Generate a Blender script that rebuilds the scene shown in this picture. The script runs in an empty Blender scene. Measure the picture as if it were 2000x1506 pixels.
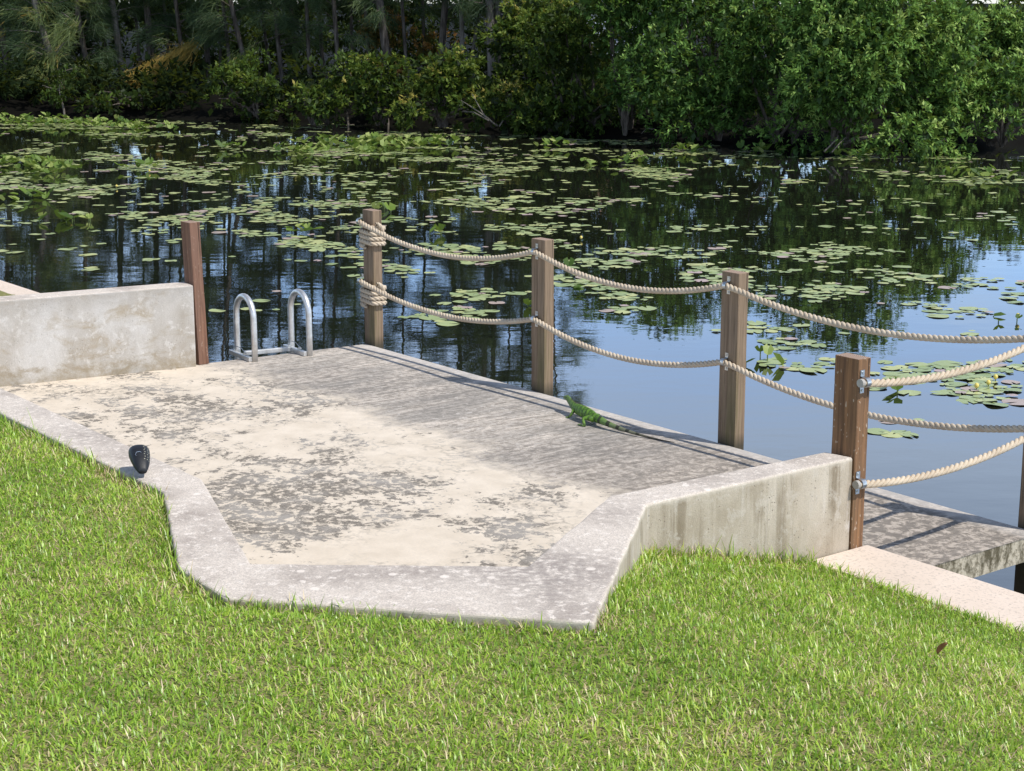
import bpy, bmesh, math, random
import numpy as np
from mathutils import Vector, Matrix, noise as mnoise

random.seed(7); rng = np.random.default_rng(7)
C = bpy.context.scene.collection
R = math.radians

# ------------------------------------------------------------------ camera
F = 3400.0; H = 2.67; PITCH = math.atan(753.0/F)
WZ = -0.55                                     # water level, deck is z = 0
def ray(px, py):
    u = (px-1000)/F; v = (753-py)/F
    return Vector((u, math.cos(PITCH)+v*math.sin(PITCH), -math.sin(PITCH)+v*math.cos(PITCH)))
def at(px, py, z=0.0):
    d = ray(px, py); t = (z-H)/d.z
    return Vector((d.x*t, d.y*t, z))
def at_y(px, py, Y):
    d = ray(px, py); t = Y/d.y
    return Vector((d.x*t, Y, H+d.z*t))
def proj(x, y, z):
    """world -> photograph position (numpy friendly)"""
    dz = z-H
    dep = y*math.cos(PITCH)-dz*math.sin(PITCH)
    up = y*math.sin(PITCH)+dz*math.cos(PITCH)
    return 1000+F*x/dep, 753-F*up/dep

cam = bpy.data.cameras.new('camera'); co = bpy.data.objects.new('camera', cam); C.objects.link(co)
co.location = (0, 0, H); co.rotation_euler = (math.pi/2-PITCH, 0, 0)
cam.sensor_width = 36; cam.lens = F/2000*36; cam.clip_end = 3000; cam.clip_start = 0.05
sc = bpy.context.scene; sc.camera = co
sc.view_settings.view_transform = 'Standard'; sc.view_settings.look = 'None'; sc.view_settings.exposure = 0
sc.render.resolution_x = 1024; sc.render.resolution_y = 771
sc.cycles.max_bounces = 6; sc.cycles.transparent_max_bounces = 4
sc.cycles.diffuse_bounces = 3; sc.cycles.glossy_bounces = 3; sc.cycles.transmission_bounces = 2

# ------------------------------------------------------------------ light
SUN_TO = Vector((0.848, -0.530, 0)); EL = R(55)
sd = Vector((SUN_TO.x*math.cos(EL), SUN_TO.y*math.cos(EL), math.sin(EL)))
sun = bpy.data.lights.new('sun', 'SUN'); so = bpy.data.objects.new('sun', sun); C.objects.link(so)
so.rotation_euler = sd.to_track_quat('Z', 'Y').to_euler(); sun.energy = 4.3; sun.angle = R(0.5); sun.color = (1, .955, .88)
w = bpy.data.worlds.new('World'); sc.world = w; w.use_nodes = True
nt = w.node_tree; nt.nodes.clear()
out = nt.nodes.new('ShaderNodeOutputWorld'); bg = nt.nodes.new('ShaderNodeBackground')
sky = nt.nodes.new('ShaderNodeTexSky'); sky.sky_type = 'NISHITA'; sky.sun_disc = False
sky.sun_elevation = EL; sky.sun_rotation = math.atan2(sd.x, sd.y); sky.air_density = 1.0; sky.dust_density = 0.6; sky.ozone_density = 1.5
tc = nt.nodes.new('ShaderNodeTexCoord'); mp = nt.nodes.new('ShaderNodeMapping'); mp.inputs['Scale'].default_value = (1, 1, 3.2)
nz = nt.nodes.new('ShaderNodeTexNoise'); nz.inputs['Scale'].default_value = 2.2; nz.inputs['Detail'].default_value = 5; nz.inputs['Roughness'].default_value = .55
rp = nt.nodes.new('ShaderNodeValToRGB'); rp.color_ramp.elements[0].position = .50; rp.color_ramp.elements[1].position = .72
rp.color_ramp.elements[1].color = (.75, .75, .75, 1)
mx = nt.nodes.new('ShaderNodeMixRGB'); mx.inputs['Color2'].default_value = (4.1, 4.5, 4.95, 1)
nt.links.new(tc.outputs['Generated'], mp.inputs['Vector']); nt.links.new(mp.outputs[0], nz.inputs['Vector'])
nt.links.new(nz.outputs['Fac'], rp.inputs['Fac']); sz_ = nt.nodes.new('ShaderNodeSeparateXYZ'); nt.links.new(tc.outputs['Generated'], sz_.inputs[0])
vr = nt.nodes.new('ShaderNodeMath'); vr.operation = 'MULTIPLY_ADD'; nt.links.new(nz.outputs['Fac'], vr.inputs[0]); vr.inputs[1].default_value = .10; nt.links.new(sz_.outputs['Z'], vr.inputs[2])
up_r = nt.nodes.new('ShaderNodeValToRGB'); nt.links.new(vr.outputs[0], up_r.inputs['Fac'])
up_r.color_ramp.elements[0].position = .21; up_r.color_ramp.elements[0].color = (0,0,0,1); up_r.color_ramp.elements[1].position = .31; up_r.color_ramp.elements[1].color = (.70,.70,.70,1)
e3 = up_r.color_ramp.elements.new(.55); e3.color = (.25,.25,.25,1)
mxx = nt.nodes.new('ShaderNodeMixRGB'); mxx.blend_type = 'LIGHTEN'; mxx.inputs[0].default_value = 1; nt.links.new(rp.outputs['Color'], mxx.inputs[1]); nt.links.new(up_r.outputs[0], mxx.inputs[2])
nt.links.new(mxx.outputs['Color'], mx.inputs['Fac'])
tn = nt.nodes.new('ShaderNodeMixRGB'); tn.blend_type = 'MULTIPLY'; tn.inputs[0].default_value = 1; tn.inputs['Color2'].default_value = (.98, 1.0, 1.12, 1)
nt.links.new(sky.outputs['Color'], tn.inputs['Color1']); nt.links.new(tn.outputs[0], mx.inputs['Color1']); sx_ = nt.nodes.new('ShaderNodeSeparateXYZ'); nt.links.new(tc.outputs['Generated'], sx_.inputs[0])
hz = nt.nodes.new('ShaderNodeValToRGB'); nt.links.new(sx_.outputs['Z'], hz.inputs['Fac'])
hz.color_ramp.elements[0].position = .12; hz.color_ramp.elements[0].color = (1.0,1.0,1.0,1); hz.color_ramp.elements[1].position = .45; hz.color_ramp.elements[1].color = (.34,.34,.33,1); hz.color_ramp.elements[0].position = .24
hm = nt.nodes.new('ShaderNodeMixRGB'); hm.blend_type = 'MULTIPLY'; hm.inputs[0].default_value = 1; nt.links.new(mx.outputs['Color'], hm.inputs[1]); nt.links.new(hz.outputs[0], hm.inputs[2])
h2 = nt.nodes.new('ShaderNodeMixRGB'); h2.blend_type = 'MULTIPLY'; h2.inputs[0].default_value = 1; nt.links.new(hm.outputs[0], h2.inputs[1]); h2.inputs[2].default_value = (1.74,1.84,1.96,1)
nt.links.new(h2.outputs['Color'], bg.inputs['Color'])
bg.inputs['Strength'].default_value = 0.15; nt.links.new(bg.outputs[0], out.inputs[0])

# ------------------------------------------------------------------ object helpers
def tag(o, label=None, cat=None, group=None, kind=None):
    if label: o['label'] = label
    if cat: o['category'] = cat
    if group: o['group'] = group
    if kind: o['kind'] = kind
    return o
def empty(name, loc, rz=0):
    o = bpy.data.objects.new(name, None); C.objects.link(o); o.location = loc; o.rotation_euler = (0, 0, rz)
    o.empty_display_size = .1
    return o
def obj(name, bm_or_mesh, mat=None, parent=None, smooth=False):
    if isinstance(bm_or_mesh, bmesh.types.BMesh):
        me = bpy.data.meshes.new(name); bm_or_mesh.normal_update(); bm_or_mesh.to_mesh(me); bm_or_mesh.free()
    else: me = bm_or_mesh
    me.name = name
    o = bpy.data.objects.new(name, me); C.objects.link(o)
    if mat and not me.materials: me.materials.append(mat)
    if parent: o.parent = parent
    if smooth: me.polygons.foreach_set('use_smooth', [True]*len(me.polygons))
    return o
def bevel(o, wd, seg=2):
    m = o.modifiers.new('bevel', 'BEVEL'); m.width = wd; m.segments = seg; m.limit_method = 'ANGLE'; m.angle_limit = R(30); return o
def mesh_np(name, V, faces, k, tint=None, mat=None, smooth=False):
    """V (N,3); faces (M,k) constant size; tint per face"""
    me = bpy.data.meshes.new(name); M = len(faces)
    me.vertices.add(len(V)); me.vertices.foreach_set('co', np.asarray(V, np.float32).ravel())
    me.loops.add(M*k); me.loops.foreach_set('vertex_index', np.asarray(faces, np.int32).ravel())
    me.polygons.add(M); me.polygons.foreach_set('loop_start', np.arange(0, M*k, k, dtype=np.int32))
    me.polygons.foreach_set('loop_total', np.full(M, k, dtype=np.int32))
    if tint is not None:
        a = me.attributes.new('tint', 'FLOAT', 'FACE'); a.data.foreach_set('value', np.asarray(tint, np.float32).ravel())
    me.update(calc_edges=True)
    if smooth: me.polygons.foreach_set('use_smooth', np.ones(M, bool))
    if mat: me.materials.append(mat)
    return me
def prism(poly, z0, z1):
    """closed prism from a plan polygon (list of 2D)"""
    bm = bmesh.new()
    a = [bm.verts.new((p[0], p[1], z0)) for p in poly]; b = [bm.verts.new((p[0], p[1], z1)) for p in poly]
    n = len(poly)
    bm.faces.new(b); bm.faces.new(a[::-1])
    for i in range(n): bm.faces.new((a[i], a[(i+1) % n], b[(i+1) % n], b[i]))
    bmesh.ops.recalc_face_normals(bm, faces=bm.faces)
    return bm
def add_box(bm, c, size, ax=None):
    """oriented box; ax = 3 unit vectors"""
    ax = ax or (Vector((1,0,0)), Vector((0,1,0)), Vector((0,0,1)))
    vs = []
    for sx in (-1,1):
        for sy in (-1,1):
            for sz in (-1,1):
                vs.append(bm.verts.new(Vector(c)+ax[0]*sx*size[0]/2+ax[1]*sy*size[1]/2+ax[2]*sz*size[2]/2))
    for f in ((0,1,3,2),(4,6,7,5),(0,4,5,1),(2,3,7,6),(0,2,6,4),(1,5,7,3)): bm.faces.new([vs[i] for i in f])
    bmesh.ops.recalc_face_normals(bm, faces=bm.faces)
def add_tube(bm, pts, rad, n=10, cap=True):
    pts = [Vector(p) for p in pts]; m = len(pts)
    if not hasattr(rad, '__len__'): rad = [rad]*m
    up = None; rings = []
    for i, p in enumerate(pts):
        t = (pts[min(i+1, m-1)]-pts[max(i-1, 0)]).normalized()
        if up is None:
            up = Vector((0,0,1)) if abs(t.z) < .9 else Vector((1,0,0))
        a = (up-t*up.dot(t)).normalized(); b = t.cross(a); up = a
        rings.append([bm.verts.new(p+(a*math.cos(2*math.pi*k/n)+b*math.sin(2*math.pi*k/n))*rad[i]) for k in range(n)])
    for i in range(m-1):
        for k in range(n):
            bm.faces.new((rings[i][k], rings[i][(k+1) % n], rings[i+1][(k+1) % n], rings[i+1][k]))
    if cap:
        bm.faces.new(rings[0][::-1]); bm.faces.new(rings[-1])

# ------------------------------------------------------------------ material helpers
class NT:
    def __init__(s, name):
        s.m = bpy.data.materials.new(name); s.m.use_nodes = True; s.t = s.m.node_tree; s.t.nodes.clear()
        s.o = s.n('ShaderNodeOutputMaterial'); s.tc = s.n('ShaderNodeTexCoord')
    def n(s, typ, **kw):
        nd = s.t.nodes.new(typ)
        for k, v in kw.items(): setattr(nd, k, v)
        return nd
    def l(s, a, b): s.t.links.new(a, b)
    def put(s, inp, v):
        if hasattr(v, 'is_output') or isinstance(v, bpy.types.NodeSocket): s.l(v, inp)
        else:
            inp.default_value = tuple(v)+(1,) if hasattr(v, '__len__') and len(v) == 3 and len(inp.default_value) == 4 else v
    def map(s, scale=(1,1,1), rot=(0,0,0), loc=(0,0,0), src=None):
        m = s.n('ShaderNodeMapping'); s.l(src or s.tc.outputs['Object'], m.inputs[0])
        m.inputs['Scale'].default_value = scale; m.inputs['Rotation'].default_value = rot; m.inputs['Location'].default_value = loc
        return m.outputs[0]
    def noise(s, vec, scale, detail=4, rough=.55, dist=0):
        m = s.n('ShaderNodeTexNoise'); s.l(vec, m.inputs['Vector']); m.inputs['Scale'].default_value = scale
        m.inputs['Detail'].default_value = detail; m.inputs['Roughness'].default_value = rough; m.inputs['Distortion'].default_value = dist
        return m.outputs['Fac']
    def voro(s, vec, scale, feature='F1', out='Distance', rand=1):
        m = s.n('ShaderNodeTexVoronoi', feature=feature); s.l(vec, m.inputs['Vector']); m.inputs['Scale'].default_value = scale
        m.inputs['Randomness'].default_value = rand
        return m.outputs[out]
    def ramp(s, f, stops, interp='LINEAR'):
        m = s.n('ShaderNodeValToRGB'); cr = m.color_ramp; cr.interpolation = interp; s.l(f, m.inputs[0])
        while len(cr.elements) < len(stops): cr.elements.new(.5)
        for e, (p, c) in zip(cr.elements, stops):
            e.position = p; e.color = (c, c, c, 1) if not hasattr(c, '__len__') else tuple(c)+(1,)
        return m.outputs[0]
    def mix(s, f, a, b, mode='MIX'):
        m = s.n('ShaderNodeMixRGB', blend_type=mode); s.put(m.inputs[0], f); s.put(m.inputs[1], a); s.put(m.inputs[2], b); return m.outputs[0]
    def math(s, op, a, b=0.0, clamp=False):
        m = s.n('ShaderNodeMath', operation=op); m.use_clamp = clamp; s.put(m.inputs[0], a); s.put(m.inputs[1], b); return m.outputs[0]
    def spots(s, vec, pts):
        acc = None
        for (x, y, rad, w_) in pts:
            sb = s.n('ShaderNodeVectorMath', operation='SUBTRACT'); s.l(vec, sb.inputs[0]); sb.inputs[1].default_value = (x, y, 0)
            ml = s.n('ShaderNodeVectorMath', operation='MULTIPLY'); s.l(sb.outputs[0], ml.inputs[0]); ml.inputs[1].default_value = (1, 1, 0)
            ln = s.n('ShaderNodeVectorMath', operation='LENGTH'); s.l(ml.outputs[0], ln.inputs[0])
            mr = s.n('ShaderNodeMapRange', interpolation_type='SMOOTHSTEP'); s.l(ln.outputs['Value'], mr.inputs[0]); mr.inputs[1].default_value = 0; mr.inputs[2].default_value = rad; mr.inputs[3].default_value = w_; mr.inputs[4].default_value = 0
            acc = mr.outputs[0] if acc is None else s.math('ADD', acc, mr.outputs[0])
        return acc
    def sep(s, vec):
        m = s.n('ShaderNodeSeparateXYZ'); s.l(vec, m.inputs[0]); return m.outputs
    def bump(s, h, strength=.3, dist=.01, nrm=None):
        m = s.n('ShaderNodeBump'); s.l(h, m.inputs['Height']); m.inputs['Strength'].default_value = strength; m.inputs['Distance'].default_value = dist
        if nrm: s.l(nrm, m.inputs['Normal'])
        return m.outputs[0]
    def pbr(s, col, rough=.8, metal=0, nrm=None, spec=.5):
        b = s.n('ShaderNodeBsdfPrincipled'); s.put(b.inputs['Base Color'], col); s.put(b.inputs['Roughness'], rough)
        b.inputs['Metallic'].default_value = metal; b.inputs['Specular IOR Level'].default_value = spec
        if nrm: s.l(nrm, b.inputs['Normal'])
        s.l(b.outputs[0], s.o.inputs[0]); return s.m
    def leafy(s, col, trans=.3, gloss=.04, rough=.55):
        d = s.n('ShaderNodeBsdfDiffuse'); t = s.n('ShaderNodeBsdfTranslucent'); g = s.n('ShaderNodeBsdfGlossy'); g.inputs['Roughness'].default_value = rough
        s.put(d.inputs[0], col); s.put(t.inputs[0], s.mix(.35, col, (.30, .38, .04))); a = s.n('ShaderNodeMixShader'); a.inputs[0].default_value = trans
        s.l(d.outputs[0], a.inputs[1]); s.l(t.outputs[0], a.inputs[2])
        b = s.n('ShaderNodeMixShader'); b.inputs[0].default_value = gloss; s.l(a.outputs[0], b.inputs[1]); s.l(g.outputs[0], b.inputs[2])
        s.l(b.outputs[0], s.o.inputs[0]); return s.m

# ------------------------------------------------------------------ plan of the dock
E0 = at(715, 672); E1 = at(1990, 1030)
e = (E1-E0).normalized(); n = Vector((-e.y, e.x, 0))          # e runs along the water edge, n points out over the water
if n.y < 0: n = -n
EANG = math.atan2(e.y, e.x)
def S(p): return (E0-Vector((p[0], p[1], 0))).dot(n)           # distance inland of the water edge
WT = 0.61                                                      # top of the retaining walls
I = [at(20,765,WT), at(395,935,WT), at(490,1100,WT), at(1030,1105,WT), at(1190,968,WT), at(1612,882,WT)]
O = [None, at(318,960,WT), at(378,1160,WT), at(1160,1215,WT), at(1263,985,WT), at(1667,893,WT)]
left_dir = (I[0]-I[1]).normalized()
wl0 = at(384,716,0); wl1 = at(0,755.5,0); wld = (wl1-wl0).normalized(); wln = Vector((wld.y, -wld.x, 0))
if wln.y < 0: wln = -wln
O2b = at(438,1167,WT); O[2] = at(348,1108,WT)
# meet of kerb inner line with the left wall's front face
def meet(p, d, q, f):
    det = d.x*(-f.y)-(-f.x)*d.y; r = q-p
    t = (r.x*(-f.y)-(-f.x)*r.y)/det
    return p+d*t
Iend = meet(Vector((I[1].x,I[1].y,0)), Vector((left_dir.x,left_dir.y,0)), Vector((wl0.x,wl0.y,0)), wld)
kn = Vector((left_dir.y, -left_dir.x, 0))
if kn.x > 0: kn = -kn
Oend = meet(Vector((O[1].x,O[1].y,0)), Vector((left_dir.x,left_dir.y,0)), Vector((wl0.x,wl0.y,0)), wld)
Iend = Iend - wln*0.004; Oend = Oend - wln*0.004
C6 = at(2030, 1041.5)
CAPZ = 0.17

def lawn_z(s):
    d = s-1.22
    return np.interp(d, [-.2, .3, 1.0, 1.5, 2.1, 2.5, 2.9, 4.0, 6.25, 9], [.13, .135, .28, .41, .535, .578, .592, .70, 1.02, 1.05])

# ------------------------------------------------------------------ materials
def concrete_deck():
    m = NT('deck_concrete'); L = E0; obv0 = m.tc.outputs['Object']
    # rotated plan coordinates: x along e, y along n (inland is negative y)
    mp0 = m.map(loc=(-L.x, -L.y, 0)); v = m.map(rot=(0,0,-EANG), src=mp0)
    xyz = m.sep(v)
    inland = m.math('MULTIPLY', xyz[1], -1.0)
    big = m.noise(v, .9, 5, .6); big2 = m.noise(m.map(loc=(7,3,0), src=v), 1.7, 4, .6)
    # zone near the water: weathered grey, ragged border about 1.4 m inland
    zone = m.math('ADD', inland, m.math('MULTIPLY', m.math('SUBTRACT', big, .5), 1.1))
    zone = m.math('ADD', zone, m.math('MULTIPLY', m.math('SUBTRACT', m.noise(v, 9, 5, .7), .5), .55))
    grey = m.ramp(m.math('MULTIPLY', zone, .5), [(.57, 1), (.70, 0)])
    # broom streaks across
    st = m.map(scale=(9, 1.5, 1), src=v); streak = m.math('ADD', m.math('MULTIPLY', m.noise(m.map(scale=(20, 2.4, 1), src=v), 1.6, 7, .78, .5), .50), m.math('MULTIPLY', m.noise(v, 20, 8, .82), .50))
    streak2 = m.noise(m.map(scale=(3.2, .9, 1), loc=(3,1,0), src=v), 1.0, 5, .6, .4)
    fine = m.noise(v, 75, 4, .75)
    wv = m.n('ShaderNodeVectorMath', operation='ADD'); 
    nzc = m.n('ShaderNodeTexNoise'); m.l(v, nzc.inputs['Vector']); nzc.inputs['Scale'].default_value = 14; nzc.inputs['Detail'].default_value = 3
    sc_ = m.n('ShaderNodeVectorMath', operation='SCALE'); m.l(nzc.outputs['Color'], sc_.inputs[0]); sc_.inputs['Scale'].default_value = .07
    m.l(v, wv.inputs[0]); m.l(sc_.outputs[0], wv.inputs[1])
    cells = m.voro(wv.outputs[0], 12, 'DISTANCE_TO_EDGE')
    flake_n = m.noise(v, 17, 7, .74, .35)
    g1 = m.mix(m.ramp(streak, [(.44, 0), (.555, 1)]), (.30,.26,.215), (.75,.66,.57))
    g1 = m.mix(m.ramp(streak2, [(.40, .9), (.60, 0)]), g1, m.mix(.6, g1, (.17,.165,.155)))
    g1 = m.mix(m.ramp(m.noise(v, 120, 3, .8), [(.42, .75), (.56, 0)]), g1, m.mix(.5, g1, (.15,.15,.14)))
    g1 = m.mix(m.ramp(flake_n, [(.56, 0), (.62, .6)]), g1, (.66,.61,.56))
    band = m.ramp(m.math('ADD', m.noise(m.map(scale=(.75,.5,1), loc=(1.7,.4,0), src=v), 1.3, 4, .6), m.math('MULTIPLY', streak, .35)), [(.62, 0), (.78, 1)])
    band = m.math('ADD', band, m.spots(obv0, [(at(a_,b_).x, at(a_,b_).y, r_, .9) for a_,b_,r_ in ((560,745,.8),(700,740,.8),(860,760,.7),(1150,900,.6),(1300,880,.6),(900,880,.5),(1050,740,.5))]), clamp=True)
    band = m.math('MULTIPLY', band, m.ramp(streak, [(.42, 1), (.56, .15)]))
    g1 = m.mix(m.math('MULTIPLY', band, .6), g1, (.17,.155,.14))
    far = m.ramp(m.math('ADD', m.math('MULTIPLY', xyz[0], .12), m.math('MULTIPLY', big2, .18)), [(.50, 0), (.66, .75)])
    g1 = m.mix(far, g1, m.mix(m.ramp(flake_n, [(.48, 0), (.56, 1)]), (.17,.145,.12), (.47,.40,.33)))
    # edge strip paler
    edge = m.ramp(inland, [(.06, 1), (.16, 0)])
    g1 = m.mix(m.math('MULTIPLY', edge, .5), g1, (.62,.58,.54))
    cream = m.mix(m.ramp(m.noise(v, 6, 4, .6), [(.35, 0), (.65, 1)]), (.64,.55,.44), (.74,.645,.53))
    cream = m.mix(m.ramp(fine, [(.35, .35), (.6, 0)]), cream, (.52,.48,.42))
    # flaked dark film left between cream flakes
    amount = m.ramp(m.math('ADD', m.math('MULTIPLY', big2, .65), m.math('MULTIPLY', m.noise(v, 4.2, 3, .6), .35)), [(.38, 0), (.64, 1)])
    obv = m.tc.outputs['Object']
    P = lambda a, b, r_, w_: (at(a, b).x, at(a, b).y, r_, w_)
    bias = m.spots(obv, [P(500,1000,.75,.16), P(430,965,.55,.12), P(620,930,.6,.10), P(800,960,.55,.12), P(960,1030,.42,.14), P(560,1050,.5,.08), P(250,800,.9,.08), P(330,850,.6,.06),
        P(800,890,.65,-.20), P(760,1075,.6,-.22), P(1120,1010,.55,-.14), P(300,760,.6,-.10), P(120,770,.7,-.08), P(960,930,.5,-.12), P(600,830,.6,-.07)])
    shift = m.math('MAXIMUM', m.math('MINIMUM', m.math('ADD', m.math('MULTIPLY', m.math('SUBTRACT', amount, .55), .30), bias), .055), -.25)
    th = m.math('ADD', flake_n, shift)
    film = m.ramp(th, [(.512, 0), (.545, 1)])
    cell_f = m.ramp(cells, [(.09, 1), (.17, .0)])
    cell_amt = m.math('MULTIPLY', m.ramp(amount, [(.30, 0), (.62, .45)]), m.ramp(m.noise(v, 30, 4, .7), [(.42, 0), (.55, 1)]))
    film = m.math('MAXIMUM', film, m.math('MULTIPLY', cell_f, cell_amt))
    filmc = m.mix(m.ramp(fine, [(.35, 0), (.65, 1)]), (.09,.08,.065), (.30,.265,.225))
    filmc = m.mix(m.ramp(m.noise(v, 3.1, 4, .6), [(.38, .6), (.55, 0)]), filmc, (.40,.375,.345))
    p = m.mix(m.math('MULTIPLY', film, .95), cream, filmc)
    col = m.mix(grey, p, g1)
    # a few fine scratches
    h = m.math('ADD', m.math('MULTIPLY', fine, .5), m.math('MULTIPLY', film, -.3))
    return m.pbr(col, .88, nrm=m.bump(h, .35, .006), spec=.25)

def concrete_top(name, base=(.70,.62,.54), dark=(.40,.34,.295), pale=(.82,.74,.66)):
    m = NT(name); v = m.tc.outputs['Object']
    a = m.noise(v, 1.9, 7, .68, .3); b = m.noise(v, 26, 5, .7); f = m.noise(v, 160, 3, .8)
    c = m.mix(m.ramp(a, [(.30, 0), (.52, 1)]), dark, base)
    c = m.mix(m.ramp(b, [(.55, 0), (.60, .85)]), c, pale)
    c = m.mix(m.ramp(f, [(.42, .7), (.55, 0)]), c, m.mix(.55, c, (.12,.11,.105)))
    kb = m.spots(v, [(at(a_,b_,WT).x, at(a_,b_,WT).y, r_, w_) for a_,b_,r_,w_ in ((1100,1110,.45,.9),(1010,1120,.4,.7),(1080,1180,.3,.6),(700,1115,.3,.6),(860,1112,.3,.6),(1200,1000,.35,.5),(180,845,.45,.8),(90,800,.35,.6),(350,900,.3,.7),(1450,930,.4,.5))])
    kb = m.math('MULTIPLY', kb, m.ramp(b, [(.38, 1), (.60, .1)]), clamp=True)
    c = m.mix(m.math('MULTIPLY', kb, .75), c, (.27,.235,.215))
    spots = m.voro(m.map(scale=(1,1,1)), 7, 'F1'); sp = m.ramp(m.math('ADD', spots, m.math('MULTIPLY', b, .12)), [(.17, 1), (.2, 0)])
    c = m.mix(m.math('MULTIPLY', sp, .7), c, pale)
    return m, c, b, f

def concrete_wall_mat(name, streaky):
    m, top, b, f = concrete_top(name+'_m')
    v = m.tc.outputs['Object']; xyz = m.sep(v)
    g = m.n('ShaderNodeNewGeometry'); nz_ = m.sep(g.outputs['Normal'])[2]
    istop = m.ramp(nz_, [(.55, 0), (.8, 1)])
    wv = m.noise(m.map(scale=(1,1,.6)), 2.2, 5, .62, .3)
    if streaky:
        side = m.mix(m.ramp(wv, [(.38, 0), (.62, 1)]), (.42,.355,.27), (.60,.53,.435))
        st = m.noise(m.map(scale=(9, 9, .55)), 1.5, 5, .65, .15)
        side = m.mix(m.math('MULTIPLY', m.ramp(st, [(.49, 0), (.62, .9)]), m.ramp(m.noise(v, 2.7, 4, .6), [(.36,0),(.6,1)])), side, (.25,.20,.135))
        st2 = m.noise(m.map(scale=(22, 22, .7), loc=(4,2,1)), 1.3, 4, .6)
        side = m.mix(m.math('MULTIPLY', m.ramp(st2, [(.36, .6), (.46, 0)]), m.ramp(m.noise(v, 4, 4, .6), [(.45,0),(.6,1)])), side, (.62,.56,.49))
        side = m.mix(m.ramp(m.noise(v, 11, 6, .75, .3), [(.54, 0), (.62, .5)]), side, (.60,.545,.47))
        pits = m.voro(m.map(scale=(1,1,.8)), 55, 'F1'); pm = m.noise(v, 5, 5, .75)
        pf = m.math('MULTIPLY', m.ramp(m.math('ADD', pits, m.math('MULTIPLY', m.noise(v, 18, 2, .5), .35)), [(.25, 1), (.33, 0)]), m.ramp(pm, [(.48, 0), (.56, 1)]))
        side = m.mix(m.math('MULTIPLY', pf, .85), side, (.10,.085,.07))
        lich = m.voro(m.map(scale=(1,1,1)), 3.3, 'F1'); lf = m.ramp(m.math('ADD', lich, m.math('MULTIPLY', b, .25)), [(.22, 1), (.27, 0)])
        side = m.mix(m.math('MULTIPLY', lf, .6), side, (.66,.61,.55))
        rim = m.ramp(m.math('ADD', xyz[2], m.math('MULTIPLY', b, .05)), [(.605, 0), (.63, .7)]); side = m.mix(rim, side, (.66,.59,.50))
        low = m.ramp(xyz[2], [(.16, 1), (.36, 0)])
        side = m.mix(m.math('MULTIPLY', low, .35), side, (.30,.24,.16))
    else:
        side = m.mix(m.ramp(wv, [(.36, 0), (.60, 1)]), (.42,.38,.325), (.60,.575,.54))
        w2 = m.noise(m.map(scale=(1.3,1.3,2.4), loc=(5,2,8)), 2.4, 6, .7, .5)
        side = m.mix(m.ramp(w2, [(.50, 0), (.64, .75)]), side, (.38,.315,.225))
        side = m.mix(m.ramp(m.noise(v, 13, 6, .72, .4), [(.54, 0), (.62, .6)]), side, (.68,.655,.62))
        pits = m.voro(v, 42, 'F1'); pm = m.noise(v, 7, 3, .6)
        pf = m.math('MULTIPLY', m.ramp(pits, [(.10, 1), (.17, 0)]), m.ramp(pm, [(.48, 0), (.56, 1)]))
        side = m.mix(m.math('MULTIPLY', pf, .5), side, (.18,.155,.12))
        hi = m.ramp(m.math('ADD', xyz[2], m.math('MULTIPLY', m.math('ADD', wv, m.noise(v, 9, 4, .7)), .25)), [(.70, 0), (.86, .6)])
        side = m.mix(hi, side, (.37,.34,.305))
        low = m.ramp(m.math('ADD', xyz[2], m.math('SUBTRACT', .44, m.math('MULTIPLY', m.math('ADD', w2, m.noise(v, 11, 5, .7)), .42))), [(.0, 1), (.16, 0)])
        side = m.mix(m.math('MULTIPLY', low, .7), side, (.29,.235,.15))
    side = m.mix(m.ramp(f, [(.40, .35), (.56, 0)]), side, m.mix(.5, side, (.12,.11,.1)))
    c = m.mix(istop, side, top)
    h = m.math('ADD', m.math('ADD', m.math('MULTIPLY', f, .4), m.math('MULTIPLY', b, .6)), m.math('MULTIPLY', pf, -1.5))
    return m.pbr(c, .9, nrm=m.bump(h, .5, .008), spec=.2)

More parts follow.
